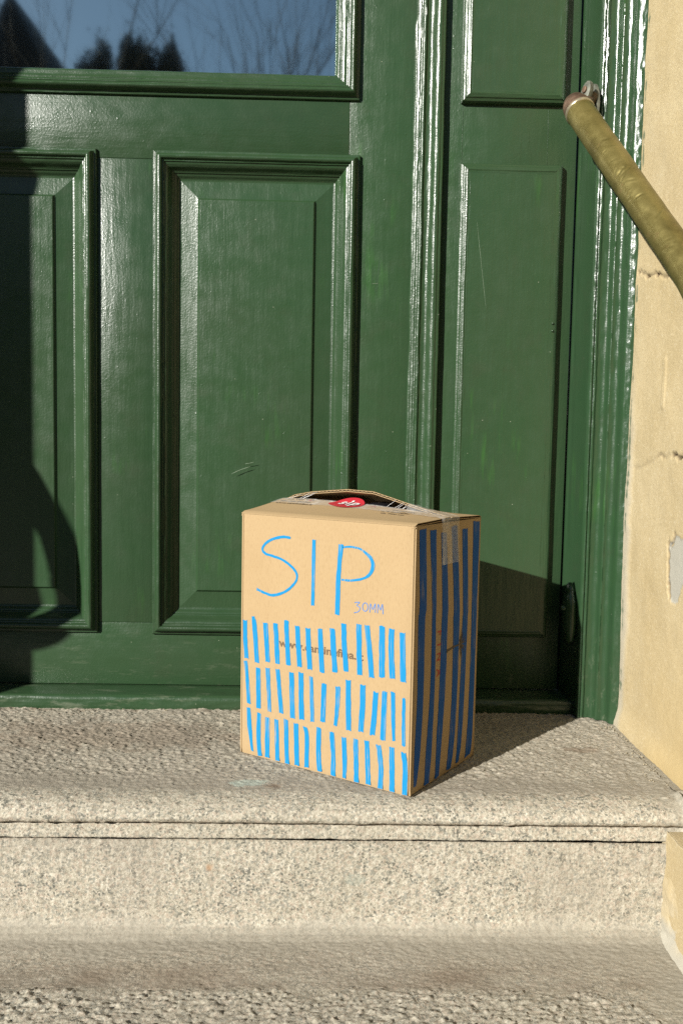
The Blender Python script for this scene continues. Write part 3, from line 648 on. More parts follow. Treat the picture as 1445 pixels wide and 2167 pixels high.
# oval wall plate with tongue and screw, on the jamb
def oval_plate(name, loc, nrm, up, w, h, t, mat, n=28):
    nrm = Vector(nrm).normalized(); up = (Vector(up) - nrm * Vector(up).dot(nrm)).normalized(); sd = nrm.cross(up); V = []; F = []
    for r_, d in ((1.0, 0), (1.0, t * .6), (.93, t * .9), (.6, t), (.02, t * 1.05)):
        for k in range(n):
            a = 2 * math.pi * k / n; V.append(Vector(loc) + sd * math.cos(a) * w * r_ + up * math.sin(a) * h * r_ + nrm * d)
    for i in range(4):
        for k in range(n): F.append((i * n + k, i * n + (k + 1) % n, (i + 1) * n + (k + 1) % n, (i + 1) * n + k))
    F.append(tuple(range(n))[::-1]); F.append(tuple(4 * n + k for k in range(n)))
    return mesh_obj(name, V, F, mat, None, 50)
q = p + Vector((.0405, .062, .040))
adopt(oval_plate('wall_plate', q, (-1, -.25, 0), (0, .12, 1), .0110, .027, .006, VD), rail)
adopt(oval_plate('plate_tongue', p + Vector((.0225, .045, .044)), (-.80, -.60, .15), (.35, .0, 1), .0088, .0185, .008, VD), rail)
sc = adopt(oval_plate('screw', p + Vector((.0163, .0400, .0485)), (-.80, -.60, .15), (.35, .0, 1), .0038, .0052, .0028, CP), rail)
# left-hand rail : its curled lower end throws the bulging shadow on the panel
rail2 = thing('handrail', (-1.07, 1.345, .93)); tag(rail2, 'brass handrail on the wall left of the door, its curled end casting the bulging shadow', 'handrail')
path = spline([(-1.125, 1.36, 1.02), (-1.072, 1.345, 1.00), (-1.070, 1.15, .900), (-1.070, .95, .800), (-1.070, .862, .742), (-1.070, .806, .668), (-1.070, .7835, .590), (-1.070, .800, .520), (-1.080, .850, .468), (-1.12, .90, .44)], 10)
V, F = tube(path, .0207, 24); adopt(mesh_obj('brass_tube', V, F, BR, None, 60), rail2)
V, F = tube(spline([(-1.126, .825, .70), (-1.100, .835, .70), (-1.075, .845, .71)], 6), .009, 14); adopt(mesh_obj('bracket', V, F, CP, None, 60), rail2)

# ================================================================== CARDBOARD BOX
def card_mat(name, base):
    m, nt, b = new_mat(name, .8, .12); g = NG(nt); ci = g.coord()
    n = g.noise(ci, 14, 4, .6); f = g.noise(g.coord((1, 1, .35)), 520, 4, .7)
    c = g.mix(g.ramp(n, [(.3, 0), (.7, .35)]), base, (base[0] * .86, base[1] * .83, base[2] * .78))
    c = g.mix(g.ramp(f, [(.30, .30), (.50, 0)]), c, (base[0] * .62, base[1] * .55, base[2] * .48))
    c = g.mix(g.ramp(f, [(.58, 0), (.8, .35)]), c, (min(1, base[0] * 1.25), base[1] * 1.3, base[2] * 1.4))
    g.l.new(g.mix(1.0, c, (AL, AL, AL), 'MULTIPLY'), b.inputs['Base Color'])
    flute = g.node('ShaderNodeTexWave', wave_type='BANDS', bands_direction='X'); g.l.new(g.coord(), flute.inputs['Vector']); flute.inputs['Scale'].default_value = 46; flute.inputs['Distortion'].default_value = .6
    n1 = g.bump(g.noise(ci, 22, 3, .6), .0012, .35)
    g.l.new(g.bump(f, .00012, .6, n1), b.inputs['Normal'])
    return m
CB = card_mat('kraft_cardboard', (.455, .325, .175)); CE = card_mat('corrugated_edge', (.50, .38, .24))
CIN = card_mat('kraft_inside', (.40, .25, .115))
def marker_mat(name, col, alpha_card=.0, dry=.60):
    m, nt, b = new_mat(name, .65, .15); g = NG(nt); ci = g.coord()
    st = g.noise(g.coord((1, 1, .03)), 700, 3, .6); pat = g.noise(ci, 16, 3, .6)
    c = g.mix(g.ramp(st, [(.35, 0), (.7, .3)]), col, (col[0] * 1.6 + .008, col[1] * 1.12, col[2] * 1.0))
    f = g.math('MULTIPLY', g.ramp(st, [(dry - .04, 0), (dry + .06, 1)]), g.ramp(pat, [(.45, 0), (.62, .8)]))
    g.l.new(g.mix(1.0, g.mix(f, c, (.40, .33, .24)), (AL, AL, AL), 'MULTIPLY'), b.inputs['Base Color']); return m
BLUE = marker_mat('blue_marker_paint', (.008, .235, .50)); BLUE_SHADE = marker_mat('shaded_blue_marker_paint', (.004, .085, .34)); PALE = simple('thin_blue_pen', (.10, .22, .50), .6)  # second blue is the same paint, end panel's shade mixed into its colour
INK = simple('brown_print', (.15, .095, .05), .7, .3, 0, 500, .25); INKR = simple('red_print', (.42, .055, .035), .7, .3, 0, 400, .2); INKD = simple('dark_print', (.10, .07, .045), .7)
W_, D_, H_, TH = .275, .188, .338, .004
Nx, Ny, th = .1144, 1.0741, .6094
ux, uy, vx, vy = -math.cos(th), math.sin(th), math.sin(th), math.cos(th)
bx, by = Nx + ux * W_ / 2 + vx * D_ / 2, Ny + uy * W_ / 2 + vy * D_ / 2
carton = thing('cardboard_box', (bx, by, .001), -th); tag(carton, 'cardboard wine carton with hand-painted blue strokes standing on the granite landing', 'box')
bpy.context.view_layer.update()
def child(o): o.parent = carton; return o
def bulge(t, z): return math.sin(math.pi * min(1, max(0, t))) * math.sin(math.pi * min(1, max(0, z / H_)))
def front_pt(a, z, off=0.0):      # a: from the near corner to the left
    return (W_ / 2 - a, -D_ / 2 - .0028 * bulge(a / W_, z) - off, z)
def side_pt(b, z, off=0.0):
    return (W_ / 2 + .0030 * bulge(b / D_, z) + off, -D_ / 2 + b, z)
# body : swept rounded rectangle with thickness, four walls each a part, floor
def wall_panel(name, fn, L, inward):
    n, m = 40, 44; A = np.linspace(0, 1, n); Zs = np.linspace(0, H_, m); V = []
    for k in (0, 1):
        for a in A:
            for z in Zs:
                r = .0022; e = min(a, 1 - a) * L; rd = r - math.sqrt(max(0, r * r - (r - min(e, r)) ** 2)); zb = r - math.sqrt(max(0, r * r - (r - min(z, r)) ** 2))
                jit = 0.0
                V.append(fn(a * L, z, (-(rd + zb * .6) + jit) if k == 0 else -TH))
    F = []; g0 = grid_faces(n, m); F += [tuple(f) for f in g0]; F += [tuple(int(i) + n * m for i in f[::-1]) for f in g0]
    for i in range(n - 1): F += [(i * m, (i + 1) * m, n * m + (i + 1) * m, n * m + i * m), (i * m + m - 1, n * m + i * m + m - 1, n * m + (i + 1) * m + m - 1, (i + 1) * m + m - 1)]
    for j in range(m - 1): F += [(j, n * m + j, n * m + j + 1, j + 1), ((n - 1) * m + j, (n - 1) * m + j + 1, n * m + (n - 1) * m + j + 1, n * m + (n - 1) * m + j)]
    bm = bmesh.new(); vs = [bm.verts.new(v) for v in V]
    for f in F: bm.faces.new([vs[int(i)] for i in f])
    return child(bm_obj(name, bm, CB, None, 40))
wall_panel('front_panel', lambda a, z, o: front_pt(a, z, o), W_, 1)
wall_panel('end_panel', lambda b, z, o: side_pt(b, z, o), D_, 1)
wall_panel('back_panel', lambda a, z, o: (W_ / 2 - a, D_ / 2 + .002 * bulge(a / W_, z) + o, z), W_, 1)
wall_panel('far_end_panel', lambda b, z, o: (-W_ / 2 - .002 * bulge(b / D_, z) - o, -D_ / 2 + b, z), D_, 1)
child(box('bottom_panel', -W_ / 2 + .005, W_ / 2 - .005, -D_ / 2 + .005, D_ / 2 - .005, .0005, .005, CIN, None, .0005))
# top flaps
FA = [0.0, .0096, .0433, .0737, .1194, .1872, .2226, .2582, .276]; FZ = [.0030, .0035, .0071, .0092, .0118, .0142, .0151, .0150, .0140]
RA = [0.0, .0081, .0543, .0875, .1216, .1645, .2257, .2553, .2665, .276]; RZ = [.0022, .0030, .0138, .0223, .0305, .0318, .0258, .0203, .0156, .0125]
TOPZ = .3415
def fz(a, b): return TOPZ + float(np.interp(a, FA, FZ)) * max(0, b / .094) ** 1.25 - .0025 * max(0, 1 - b / .006) ** 2
def rz(a, b): return TOPZ + float(np.interp(a, RA, RZ)) * max(0, 1 - (b - .098) / .090) - .0025 * max(0, 1 - (D_ - b) / .006) ** 2
def loc_ab(a, b, z): return (W_ / 2 - a, -D_ / 2 + b, z)
def flap(name, zf, b0, b1, edge_b):
    t1, t2 = .0007, .0034; na = 90; A = np.linspace(0.0004, W_ - .0004, na); Bs = np.linspace(b0, b1, 16)
    root = None
    V = []; F = []
    def sheet(z_off, thick):
        base = len(V)
        for dz in (0, -thick):
            for a in A:
                for b in Bs: V.append(loc_ab(a, b, zf(a, b) + z_off + dz))
        n, m = na, len(Bs); N_ = n * m
        for f in grid_faces(n, m): F.append(tuple(base + int(i) for i in f)); F.append(tuple(base + N_ + int(i) for i in f[::-1]))
        for i in range(n - 1):
            for j0 in (0, m - 1): F.append((base + i * m + j0, base + (i + 1) * m + j0, base + N_ + (i + 1) * m + j0, base + N_ + i * m + j0))
        for j in range(m - 1):
            for i0 in (0, n - 1): F.append((base + i0 * m + j, base + i0 * m + j + 1, base + N_ + i0 * m + j + 1, base + N_ + i0 * m + j))
    sheet(0, t1); sheet(-t2 + t1, t1)
    bm = bmesh.new(); vs = [bm.verts.new(v) for v in V]
    for f in F: bm.faces.new([vs[i] for i in f])
    o = child(bm_obj(name, bm, CB, None, 40))
    # corrugated core seen at the free edge : a real wave strip between the two liners
    V2 = []; F2 = []; K = 460; inn = .012 if edge_b > (b0 + b1) / 2 else -.012
    for i in range(K):
        a = .001 + (W_ - .002) * i / (K - 1); ph = 2 * math.pi * a / .0066
        wz = (t2 - 2 * t1) * .5 * (1 + math.sin(ph)) + .00008
        for dz in (0, -.0004):
            for b in (edge_b + (-.0003 if inn > 0 else .0003), edge_b - inn):
                V2.append(loc_ab(a, b, zf(a, min(max(b, b0), b1)) - t2 + t1 + wz + dz))
    for i in range(K - 1):
        q = i * 4; F2 += [(q, q + 1, q + 5, q + 4), (q + 2, q + 6, q + 7, q + 3), (q, q + 4, q + 6, q + 2)]
    c = mesh_obj('corrugation', V2, F2, CE, None, 60); c.parent = o
    return o
flap('front_flap', fz, .0, .094, .094)
rf = flap('rear_flap', rz, .098, D_, .098)
# inner end flaps, folded in below the long flaps
bm = bmesh.new(); box_bm(bm, W_ / 2 - .078, W_ / 2 - .001, -D_ / 2 + .004, D_ / 2 - .004, .3330, .3364, .0006); o = child(bm_obj('inner_flap', bm, CIN, None, 40))
bm = bmesh.new(); box_bm(bm, -W_ / 2 + .001, -W_ / 2 + .078, -D_ / 2 + .004, D_ / 2 - .004, .3330, .3364, .0006); o = child(bm_obj('inner_flap', bm, CIN, None, 40))

def catmull(P, n):
    if len(P) < 3: n = max(n, 6)
    A = np.array(P, float); A = np.vstack([2 * A[0] - A[1], A, 2 * A[-1] - A[-2]]); out = []
    for i in range(1, len(A) - 2):
        for k in range(n):
            t = k / n; a, b, c, d = A[i - 1:i + 3]
            out.append(.5 * (2 * b + (c - a) * t + (2 * a - 5 * b + 4 * c - d) * t * t + (3 * b - a - 3 * c + d) * t ** 3))
    out.append(A[-2]); return np.array(out)
SEED = [500]
def ribbon(name, pts, surf, mat, off=.00035, per=True, n=8, jit=.00022, fray=0.0):
    SEED[0] += 1; Q = catmull([(p[0] / 1000, p[1] / 1000, p[2] / 1000) for p in pts], n if len(pts) > 2 else 16)
    V = []; F = []; K = 5
    for i in range(len(Q)):
        t = Q[min(i + 1, len(Q) - 1), :2] - Q[max(i - 1, 0), :2]; t /= np.linalg.norm(t) + 1e-9
        nn = np.array([-t[1], t[0]]) if per else np.array([1.0, 0.0])
        if per and False: pass
        w = Q[i, 2] / 2
        j1 = jit * float(fbm(i * .55, SEED[0] * 3.1, 0, 2, SEED[0])); j2 = jit * float(fbm(i * .55, SEED[0] * 3.1 + 50, 0, 2, SEED[0]))
        for k in range(K):
            s = -1 + 2 * k / (K - 1); ww = w + (j1 if s < 0 else j2)
            e = 0.0
            if i in (0, len(Q) - 1): e = .0009 * float(vnoise(k * 1.7, SEED[0], 0, 12)) * (1 if i == 0 else -1)
            a, z = Q[i, 0] + nn[0] * s * ww, Q[i, 1] + nn[1] * s * ww + e
            V.append(surf(a, min(max(z, .0012), .3375), off))
    for i in range(len(Q) - 1):
        for k in range(K - 1): F.append((i * K + k, i * K + k + 1, (i + 1) * K + k + 1, (i + 1) * K + k))
    return child(mesh_obj(name, V, F, mat, None, 180))
names = {'S': 'letter_s', 'I': 'letter_i', 'Pst': 'letter_p_stem', 'Pb': 'letter_p_bowl', '3': 'digit_three', '0': 'digit_zero', 'M': 'letter_m', 'M2': 'letter_m'}
for k, pts in SIP:
    ribbon(names[k], pts, front_pt, PALE if k in '30MM2' and k not in ('S', 'I') else BLUE, .00040, True, 6, .0003 if k in ('S', 'I', 'Pst', 'Pb') else .0001)
for row in ROWS:
    for pts in row: ribbon('painted_stroke', pts, front_pt, BLUE, .00035 + .00002 * random.random(), False, 8, .00035)
for pts in SIDE: ribbon('painted_stripe', pts, side_pt, BLUE_SHADE, .00035, False, 8, .0004)

def text_tris(s, size=1.0, bold=0.0, shear=0.0, xs=1.0, sp=1.0):
    cu = bpy.data.curves.new('tmp_text', 'FONT'); cu.body = s; cu.size = size; cu.offset = bold; cu.shear = shear; cu.resolution_u = 4; cu.space_character = sp; cu.fill_mode = 'FRONT'
    ob = bpy.data.objects.new('tmp_text', cu); C.objects.link(ob); bpy.context.view_layer.update()
    me = bpy.data.meshes.new_from_object(ob.evaluated_get(bpy.context.evaluated_depsgraph_get()))
    V = [(v.co.x * xs, v.co.y) for v in me.vertices]; F = [tuple(p.vertices) for p in me.polygons]
    bpy.data.objects.remove(ob); bpy.data.curves.remove(cu); bpy.data.meshes.remove(me)
    return V, F
def put_text(name, s, mp, mat, **k):
    V, F = text_tris(s, **k); x0 = min(v[0] for v in V); x1 = max(v[0] for v in V)
    return child(mesh_obj(name, [mp((x - x0) / (x1 - x0), y, x - x0) for x, y in V], F, mat, None, None))
# printed web address, under the strokes
put_text('printed_address', 'www.cantinefina.it', lambda t, y, x: front_pt(.2050 - .1355 * t, .1622 + y, .00018), INK, size=.0145, bold=.00038, xs=1.0)
# end panel print : FINA reading downwards and a palm
for ch, zc in (('F', .1965), ('I', .1815), ('N', .1655), ('A', .1448)):
    V, F = text_tris(ch, .0150, .0003); cx = (min(v[0] for v in V) + max(v[0] for v in V)) / 2
    child(mesh_obj('printed_letter', [side_pt(.0602 + y * 1.05, zc - (x - cx), .00018) for x, y in V], F, INKR, None, None))
V = []; F = []
def leafp(cx, cz, ang, L, wd):
    i = len(V); dx, dz = math.cos(ang), math.sin(ang)
    for t, ww in ((0, .35), (.35, 1), (.7, .6), (1, 0.05)):
        for s in (-1, 1): V.append(side_pt(cx + dx * L * t - dz * wd * ww * s - .0025 * t * t * 0, cz + dz * L * t + dx * wd * ww * s, .0006))
    for k in range(3): F.append((i + 2 * k, i + 2 * k + 1, i + 2 * k + 3, i + 2 * k + 2))
for k, (an, L) in enumerate(((88, .021), (75, .019), (62, .0175), (48, .017), (34, .0175), (20, .018), (6, .019), (-8, .0185), (-22, .018), (-36, .0175), (-50, .018), (-64, .0185), (-78, .020), (-92, .021), (104, .015), (-108, .015), (128, .011), (-130, .011))):
    leafp(.1275, .1710, math.radians(an), L, .00075) if k % 4 != 3 else None
i = len(V)
for b_, zz_, w_ in ((.0845, .1690, .0030), (.088, .1692, .0017), (.097, .1702, .0012), (.104, .1712, .0011), (.1052, .1712, .0030), (.1060, .1712, .0011), (.118, .1713, .0010), (.1285, .1710, .0013)):
    V.append(side_pt(b_, zz_ - w_, .0006)); V.append(side_pt(b_, zz_ + w_, .0006))
for k in range(7): F.append((i + 2 * k, i + 2 * k + 1, i + 2 * k + 3, i + 2 * k + 2))
child(mesh_obj('printed_palm', V, F, simple('dark_brown_print', (.085, .058, .035), .7), None, None))
# small print and sticker on the front flap
def on_front(a, b, off): return loc_ab(a, b, fz(a, min(b, .094)) + (max(0, b - .092) * .35) + off)
for txt, a0, b0, wdt, sz in (('Fina Vini S.r.l.', .2650, .098 - .012, .052, .0075), ('Marsala (Italia)', .2650, .086 - .012, .052, .0075), ('www.cantinefina.it', .2650, .074 - .012, .064, .0075), ('Contenuto', .0800, .078, .034, .0072), ('n. 6 bottiglie', .0900, .066, .042, .0072), ('da 750 ml', .0840, .054, .034, .0072)):
    put_text('small_print', txt, lambda t, y, x, a0=a0, b0=b0, wdt=wdt: on_front(a0 - wdt * t, b0 + y, .0004), INKD, size=sz, bold=.00012)
for a0, s in ((.222, 'L'), (.118, 'A')):
    put_text('red_print', s, lambda t, y, x, a0=a0: on_front(a0 - .009 * t, .084 + y * .9, .0004), INKR, size=.010, bold=.0002)
RED = simple('red_sticker', (.52, .030, .045), .35, .5, 0, 60, .1); WHT = simple('white_print', (.80, .78, .76), .4)
V = [(on_front(.158, .088, .0016))]; F = []; n = 40; RG = 5
def st_pt(rx, ry):
    a = .1525 - rx * .0232; b = .0835 + ry * .0190
    z = fz(a, min(b, .094)) + .0010
    if b > .088: z = fz(a, .088) + .0010 + (b - .088) * .50
    return loc_ab(a, b, z)
V = []
for r_ in np.linspace(.02, 1, 8):
    for k in range(n):
        an = 2 * math.pi * k / n; x, y = math.cos(an), math.sin(an)
        tear = 1 + .38 * max(0, math.cos(an - math.pi * 1.08)) ** 6
        V.append(st_pt(x * r_ * tear, y * r_))
for i in range(7):
    for k in range(n): F.append((i * n + k, i * n + (k + 1) % n, (i + 1) * n + (k + 1) % n, (i + 1) * n + k))
F.append(tuple(range(n)))
stk = child(mesh_obj('round_sticker', V, F, RED, None, 180))
V, F = text_tris('sip', .031, .0009, .22, 1.0, 1.22); x0 = min(v[0] for v in V); x1 = max(v[0] for v in V)
def lift(p, d=.0011): return (p[0], p[1] - d * .5, p[2] + d)
tx = mesh_obj('sticker_text', [lift(st_pt(-.60 + 1.35 * (x - x0) / (x1 - x0), (y - .008) / .0235)) for x, y in V], F, WHT, None, None); tx.parent = stk
# clear packing tape : over the raised flap corner, across the top and down the end panel
TAPE, nt_, b_ = new_mat('clear_tape', .22, .6, 0, (.80, .78, .74)); g_ = NG(nt_); ci_ = g_.coord()
tr = nt_.nodes.new('ShaderNodeBsdfTransparent'); mx = nt_.nodes.new('ShaderNodeMixShader'); tr.inputs[0].default_value = (.96, .95, .93, 1)
wr = g_.noise(g_.coord((1, 1, .10)), 70, 3, .6)
g_.l.new(g_.ramp(wr, [(.40, .16), (.58, .28), (.70, .65)]), mx.inputs[0]); g_.l.new(tr.outputs[0], mx.inputs[1]); g_.l.new(b_.outputs[0], mx.inputs[2])
g_.l.new(mx.outputs[0], nt_.nodes['Material Output'].inputs['Surface']); g_.l.new(g_.bump(wr, .0006, .7), b_.inputs['Normal'])
def tape_strip(name, rows, mat=TAPE):
    """rows: list of lists of points (same length)"""
    P = np.array(rows, float); m = P.shape[1]
    n_ = P.shape[0]; P = P.reshape(n_, m, 3)
    return child(grid_obj(name, P, mat))
rows = []
tw = 9
for z in np.linspace(.284, .337, 22): rows.append([side_pt(.068 + (.1165 - .068) * k / (tw - 1), z, .0012 + .0006 * float(vnoise(z * 120, k * .8, 0, 61))) for k in range(tw)])
for a in np.linspace(-.0012, .062, 30):
    r_ = []
    for k in range(tw):
        b = .066 + .0515 * k / (tw - 1) - .0 * a
        zf_ = fz(max(a, 0), min(b, .094)) if b < .096 else rz(max(a, 0), max(b, .098))
        if .090 < b < .102: zf_ = max(fz(max(a, 0), .094), rz(max(a, 0), .098))
        r_.append(loc_ab(a, b, zf_ + .0014 + .0010 * float(vnoise(a * 130, k * .9, 0, 62))))
    rows.append(r_)
tape_strip('packing_tape', rows)
rows = []
for a in np.linspace(.062, .276, 70):      # rest of the tape, stuck to the front flap only, torn edge
    r_ = []
    for k in range(5):
        b = .066 + .0285 * k / 4 + .0012 * float(vnoise(a * 90, k, 0, 63)) * (k == 4)
        r_.append(loc_ab(a, b, fz(a, min(b, .094)) + .0007))
    rows.append(r_)
tape_strip('packing_tape', rows)
rows = []
for a in np.linspace(.055, .270, 60):
    rows.append([loc_ab(a, .0975 + .024 * k / 3, rz(a, .0975 + .024 * k / 3) + .0008) for k in range(4)])
tape_strip('packing_tape', rows)
THR, nt_, b_ = new_mat('stretched_film', .1, .6, 0, (.85, .83, .80))
for k in range(9):        # stretched threads of film between the two flap edges
    a = random.choice([random.uniform(.19, .268), random.uniform(.235, .268), random.uniform(.07, .10)]); a2 = a - random.uniform(0.002, .022)
    p0 = Vector(loc_ab(a, .092, fz(a, .092) + .001)); p1 = Vector(loc_ab(a2, .098, rz(a2, .098) - .001))
    V, F = tube([p0, (p0 + p1) / 2 + Vector((0, -.0012, -.0008)), p1], .00015, 5); child(mesh_obj('film_thread', V, F, THR, None, 180))

# bottle standing inside the box, its dark capsule showing through the gap
BG = simple('black_glass', (.008, .010, .009), .06, .7); BK = simple('black_capsule', (.010, .010, .012), .22, .6)
for a_, b_, lab in ((.126, .1245, 'black bottle neck showing through the gap under the raised box flap'),):
    bot = thing('wine_bottle', (0, 0, 0)); tag(bot, lab, 'bottle')
    px_, py_ = W_ / 2 - a_, -D_ / 2 + b_; cth, sth = math.cos(-th), math.sin(-th)
    bot.location = (bx + px_ * cth - py_ * sth, by + px_ * sth + py_ * cth, .008)
    V, F = lathe([(0, .004), (.030, 0), (.036, .003), (.037, .010), (.037, .20), (.034, .225), (.024, .250), (.0165, .268), (.0145, .285), (.0143, .30)], 40)
    o = mesh_obj('glass_body', V, F, BG, None, 60); o.parent = bot
    pr_ = [(.0146, .285)]
    for k in range(7): pr_ += [(.0150, .290 + k * .007), (.0157, .2915 + k * .007), (.0157, .2945 + k * .007), (.0150, .296 + k * .007)]
    pr_ += [(.0158, .340), (.0162, .3435), (.0155, .3465), (.012, .3480), (0, .3485)]
    V, F = lathe(pr_, 40); o = mesh_obj('capsule', V, F, BK, None, 60); o.parent = bot

# ================================================================== WHAT THE GLASS REFLECTS (behind the camera)
BARK = simple('bark', (.085, .065, .050), .9, .2, 0, 20, .4); LEAFD = simple('hazed_evergreen_foliage', (.11, .112, .092), .8, .2, 0, 4, .4)  # foliage paled and browned, reflection haze put into its colour
def bare_tree(x, y, h, sd, label, lean=0.0, spread=.5, thick=.11):
    thick *= .85
    R = random.Random(sd); t = thing('bare_tree', (x, y, -.66)); tag(t, label, 'tree', 'bare winter trees across the street')
    V = []; F = []; trunkV = []; trunkF = []
    def grow(p, d, L, r, lev, dst):
        n = 5; pts = [p.copy()]; rad = [r]; q = p.copy(); dd = d.copy()
        for k in range(n):
            dd = (dd + Vector((R.uniform(-1, 1), R.uniform(-1, 1), R.uniform(-.3, .8))) * (.10 if lev < 2 else .16)).normalized(); q = q + dd * L / n; pts.append(q.copy()); rad.append(r * (1 - .62 * (k + 1) / n))
        v, f = tube(pts, rad, 7 if lev < 2 else 4, False); VV, FF = dst; b = len(VV); VV.extend([tuple(a) for a in v]); FF.extend([tuple(i + b for i in g) for g in f])
        if lev >= 5 or r < .004: return
        for k in range((3 if lev < 3 else 2) if lev else 6):
            i = R.randint(1 if lev else 2, n); ax = dd.cross(Vector((R.uniform(-1, 1), R.uniform(-1, 1), R.uniform(-1, 1)))).normalized()
            nd = (Matrix.Rotation(R.uniform(.3, .3 + spread), 3, ax) @ dd + Vector((0, 0, .25))).normalized()
            grow(pts[i], nd, L * R.uniform(.58, .82), rad[i] * .74, lev + 1, (V, F))
    grow(Vector((0, 0, 0)), Vector((lean, 0, 1)).normalized(), h * .50, thick, 0, (trunkV, trunkF))
    o = mesh_obj('trunk', trunkV, trunkF, BARK, None, 180); o.parent = t
    o = mesh_obj('branches', V, F, BARK, None, 180); o.parent = t
bare_tree(.1, -10.5, 9.0, 3, 'tall bare tree reflected at the right edge of the door glass', -.12, .42, .10)
bare_tree(-1.0, -12.5, 9.6, 11, 'bare tree reflected just left of the tallest one in the glass', .04, .42, .10)
bare_tree(-3.7, -9.5, 8.6, 23, 'bare tree reflected beside the dark pointed roof in the glass', .06, .40, .085)
bare_tree(-2.1, -15.5, 7.9, 31, 'slender bare tree reflected in the middle of the glass', 0, .3, .06)
# evergreen mass
def evergreen(x, y, h, w, sd, label):
    R = np.random.default_rng(sd); t = thing('evergreen_tree', (x, y, -.66)); tag(t, label, 'tree')
    n = 12000; u = R.uniform(0, 1, n) ** .45; a = R.uniform(0, 2 * np.pi, n)
    top = h * (.955 + .045 * vnoise(np.cos(a) * 2.2, np.sin(a) * 2.2, 0, sd)); cz = (.45 + .55 * u) * top
    rad = w * (1 - .35 * u ** 3) * (1 + .30 * vnoise(np.cos(a) * 3 + 5, np.sin(a) * 3, cz * 1.6, sd)); rr = rad * np.sqrt(R.uniform(0, 1, n))
    cz = cz - .38 * (rr / w) ** 2 + .22 * vnoise(rr * np.cos(a) * 5, rr * np.sin(a) * 5, 0, sd + 4)
    P = np.stack([rr * np.cos(a), rr * np.sin(a), cz], 1)
    k = R.uniform(0, 1, n) < .12; P[k, 2] += R.uniform(0, .28, k.sum())          # loose upright shoots
    s = R.uniform(.025, .065, n)[:, None]; d1 = R.normal(size=(n, 3)); d1 /= np.linalg.norm(d1, axis=1)[:, None]; d2 = np.cross(d1, R.normal(size=(n, 3))); d2 /= np.linalg.norm(d2, axis=1)[:, None]
    V = np.stack([P - d1 * s, P + d2 * s * .5, P + d1 * s, P - d2 * s * .5], 1).reshape(-1, 3); F = np.arange(4 * n).reshape(n, 4)
    o = mesh_obj('crown', V, F, LEAFD, None, None); o.parent = t
    V, F = tube([Vector((0, 0, 0)), Vector((0, 0, h * .7))], [.22, .08], 10); o = mesh_obj('trunk', V, F, BARK, None, 60); o.parent = t
evergreen(-4.30, -14.0, 8.45, .46, 5, 'dark evergreen reflected as the leftmost of the three lumps of foliage in the glass')
evergreen(-3.58, -14.3, 8.72, .55, 6, 'dark evergreen reflected as the middle and tallest lump of foliage in the glass')
evergreen(-2.92, -14.1, 8.55, .36, 8, 'dark evergreen reflected as the right lump of foliage in the glass')
# steep roofed house
hs = thing('house', (-5.50, -15, -.66)); tag(hs, 'house with a steep dark pointed roof reflected at the left of the glass', 'house')
DK = simple('dark_slate', (.030, .030, .033), .8, .3, 0, 5, .2); RB = simple('dark_brick', (.12, .07, .05), .9)
hw, hz0, ap = 1.90, 4.75, 8.75
o = mesh_obj('roof', [(-hw, 2, hz0), (hw, 2, hz0), (0, 2, ap), (-hw, -5, hz0), (hw, -5, hz0), (0, -5, ap)], [(0, 1, 2), (3, 5, 4), (0, 2, 5, 3), (1, 4, 5, 2), (0, 3, 4, 1)], DK); o.parent = hs
bm = bmesh.new(); box_bm(bm, -hw + .15, hw - .15, -4.8, 1.8, 0, hz0 - .003); o = bm_obj('wall', bm, RB); o.parent = hs
bm = bmesh.new(); box_bm(bm, -.4, .4, 1.795, 1.84, 2.4, 3.6); o = bm_obj('window', bm, GLASS); o.parent = hs

# unseen terrace added across the street to block low sky; dark, backlit facades
TB = [simple('backlit_brick', (.10, .062, .048), .9, .2, 0, 3, .3), simple('backlit_render', (.16, .15, .13), .9, .2, 0, 3, .2), simple('backlit_grey_brick', (.09, .082, .075), .9, .2, 0, 3, .3)]
RT = simple('dark_roof_tiles', (.045, .038, .034), .8, .3, 0, 6, .3); WG = simple('far_window_glass', (.02, .025, .03), .1, .8); WF = simple('far_window_frame', (.5, .5, .48), .5)
rr_ = random.Random(5)
looks = ['brick terrace house across the street, %s', 'added pale rendered row house screening low sky across the street, %s', 'added grey brick row house screening low sky across the street, %s']
spots = ['far left behind the camera', 'second from the left end', 'third from the left end', 'left of the pointed roof', 'behind the pointed roof', 'behind the evergreens', 'behind the tallest bare tree', 'right of the bare trees', 'third from the right end', 'second from the right end', 'far right behind the camera']
xh = -44.0
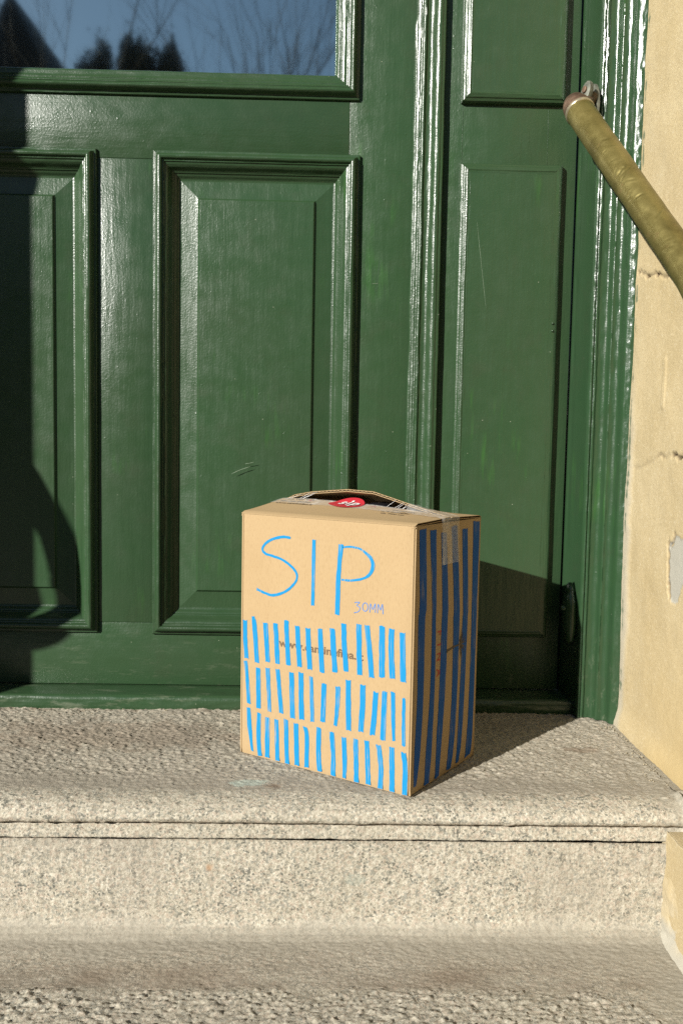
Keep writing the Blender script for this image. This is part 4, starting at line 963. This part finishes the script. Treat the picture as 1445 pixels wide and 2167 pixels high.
for k in range(11):
    w_ = 8.0; hgt = 5.3 + rr_.uniform(-.25, .25); rg = 7.75 + rr_.uniform(-.2, .1)
    h_ = thing('added_terrace_house', (xh + w_ / 2, -18, -.66)); tag(h_, looks[k % 3] % spots[k], 'house', 'added houses screening low sky across the street')
    bm = bmesh.new(); box_bm(bm, -w_ / 2 + .002, w_ / 2 - .002, -8, 0, 0, hgt); o = bm_obj('wall', bm, TB[k % 3]); o.parent = h_
    a_ = w_ / 2 - .004; o = mesh_obj('roof', [(-a_, .3, hgt + .004), (a_, .3, hgt + .004), (a_, -4, rg), (-a_, -4, rg), (-a_, -8.3, hgt + .004), (a_, -8.3, hgt + .004)], [(0, 1, 2, 3), (2, 5, 4, 3), (0, 3, 4), (1, 5, 2), (0, 4, 5, 1)], RT); o.parent = h_
    for zx in (-2.4, 0, 2.4):
        for zz_ in (1.0, 3.4):
            if zx == 0 and zz_ == 1.0:
                bm = bmesh.new(); box_bm(bm, -.5, .5, .002, .05, .02, 2.1); o = bm_obj('house_door', bm, WF); o.parent = h_; continue
            bm = bmesh.new(); box_bm(bm, zx - .55, zx + .55, .002, .05, zz_, zz_ + 1.3); o = bm_obj('window', bm, WF); o.parent = h_
            bm = bmesh.new(); box_bm(bm, zx - .47, zx + .47, .052, .06, zz_ + .08, zz_ + 1.22); p_ = bm_obj('pane', bm, WG); p_.parent = o
    xh += w_

# loose grit, crumbs of render and leaf bits on the landing
rg_ = random.Random(12); V = []; F = []
for k in range(150):
    m_ = rg_.random()
    if m_ < .45: x = .462 - rg_.random() ** 2 * .03; y = rg_.uniform(1.12, 1.36)
    elif m_ < .75: x = rg_.uniform(-.5, .40); y = 1.4255 - rg_.random() ** 2 * .02
    else: x = rg_.uniform(-.5, .44); y = rg_.uniform(1.10, 1.42)
    r_ = rg_.uniform(.0005, .0016); b_i = len(V)
    for t in range(6):
        d_ = [(1, 0, 0), (-1, 0, 0), (0, 1, 0), (0, -1, 0), (0, 0, .8), (0, 0, -.8)][t]; V.append((x + d_[0] * r_ * rg_.uniform(.6, 1.3), y + d_[1] * r_ * rg_.uniform(.6, 1.3), .0008 + r_ * .6 + d_[2] * r_))
    for a_i, b2, c_i in ((0, 2, 4), (2, 1, 4), (1, 3, 4), (3, 0, 4), (2, 0, 5), (1, 2, 5), (3, 1, 5), (0, 3, 5)): F.append((b_i + a_i, b_i + b2, b_i + c_i))
o = mesh_obj('grit', V, F, simple('grit', (.42, .36, .25), .9, .2, 0, 60, .5)); tag(o, 'loose grit and crumbs scattered on the granite landing', None, None, 'stuff')

SCR = simple('pale_scratch', (.17, .23, .15), .5, .4)
def scratch(p0, p1, w, y, root):
    a = Vector((p0[0], y, p0[1])); b = Vector((p1[0], y, p1[1])); m_ = (a + b) / 2 + Vector((rg_.uniform(-1, 1), 0, rg_.uniform(-1, 1))) * (b - a).length * .04
    V, F = tube([a, a * .5 + m_ * .5, m_, m_ * .5 + b * .5, b], [w * .2, w, w * .7, w, w * .1], 5, False); adopt(mesh_obj('scratch', V, F, SCR, None, 180), root)
for p0, p1, w in (((-.150, .385), (-.118, .398), .0006), ((-.128, .402), (-.112, .405), .0005), ((-.060, .210), (-.045, .216), .0005), ((.075, .70), (.088, .7005), .0004)):
    scratch(p0, p1, w, YF - (.0042 if p0[0] < .03 else .0002), door)
for p0, p1, w in (((.243, .80), (.262, .66), .0003), ((.372, .575), (.386, .560), .0004)):
    scratch(p0, p1, w, YF - .0143 if p0[0] < .37 else YF - .0003, nl)
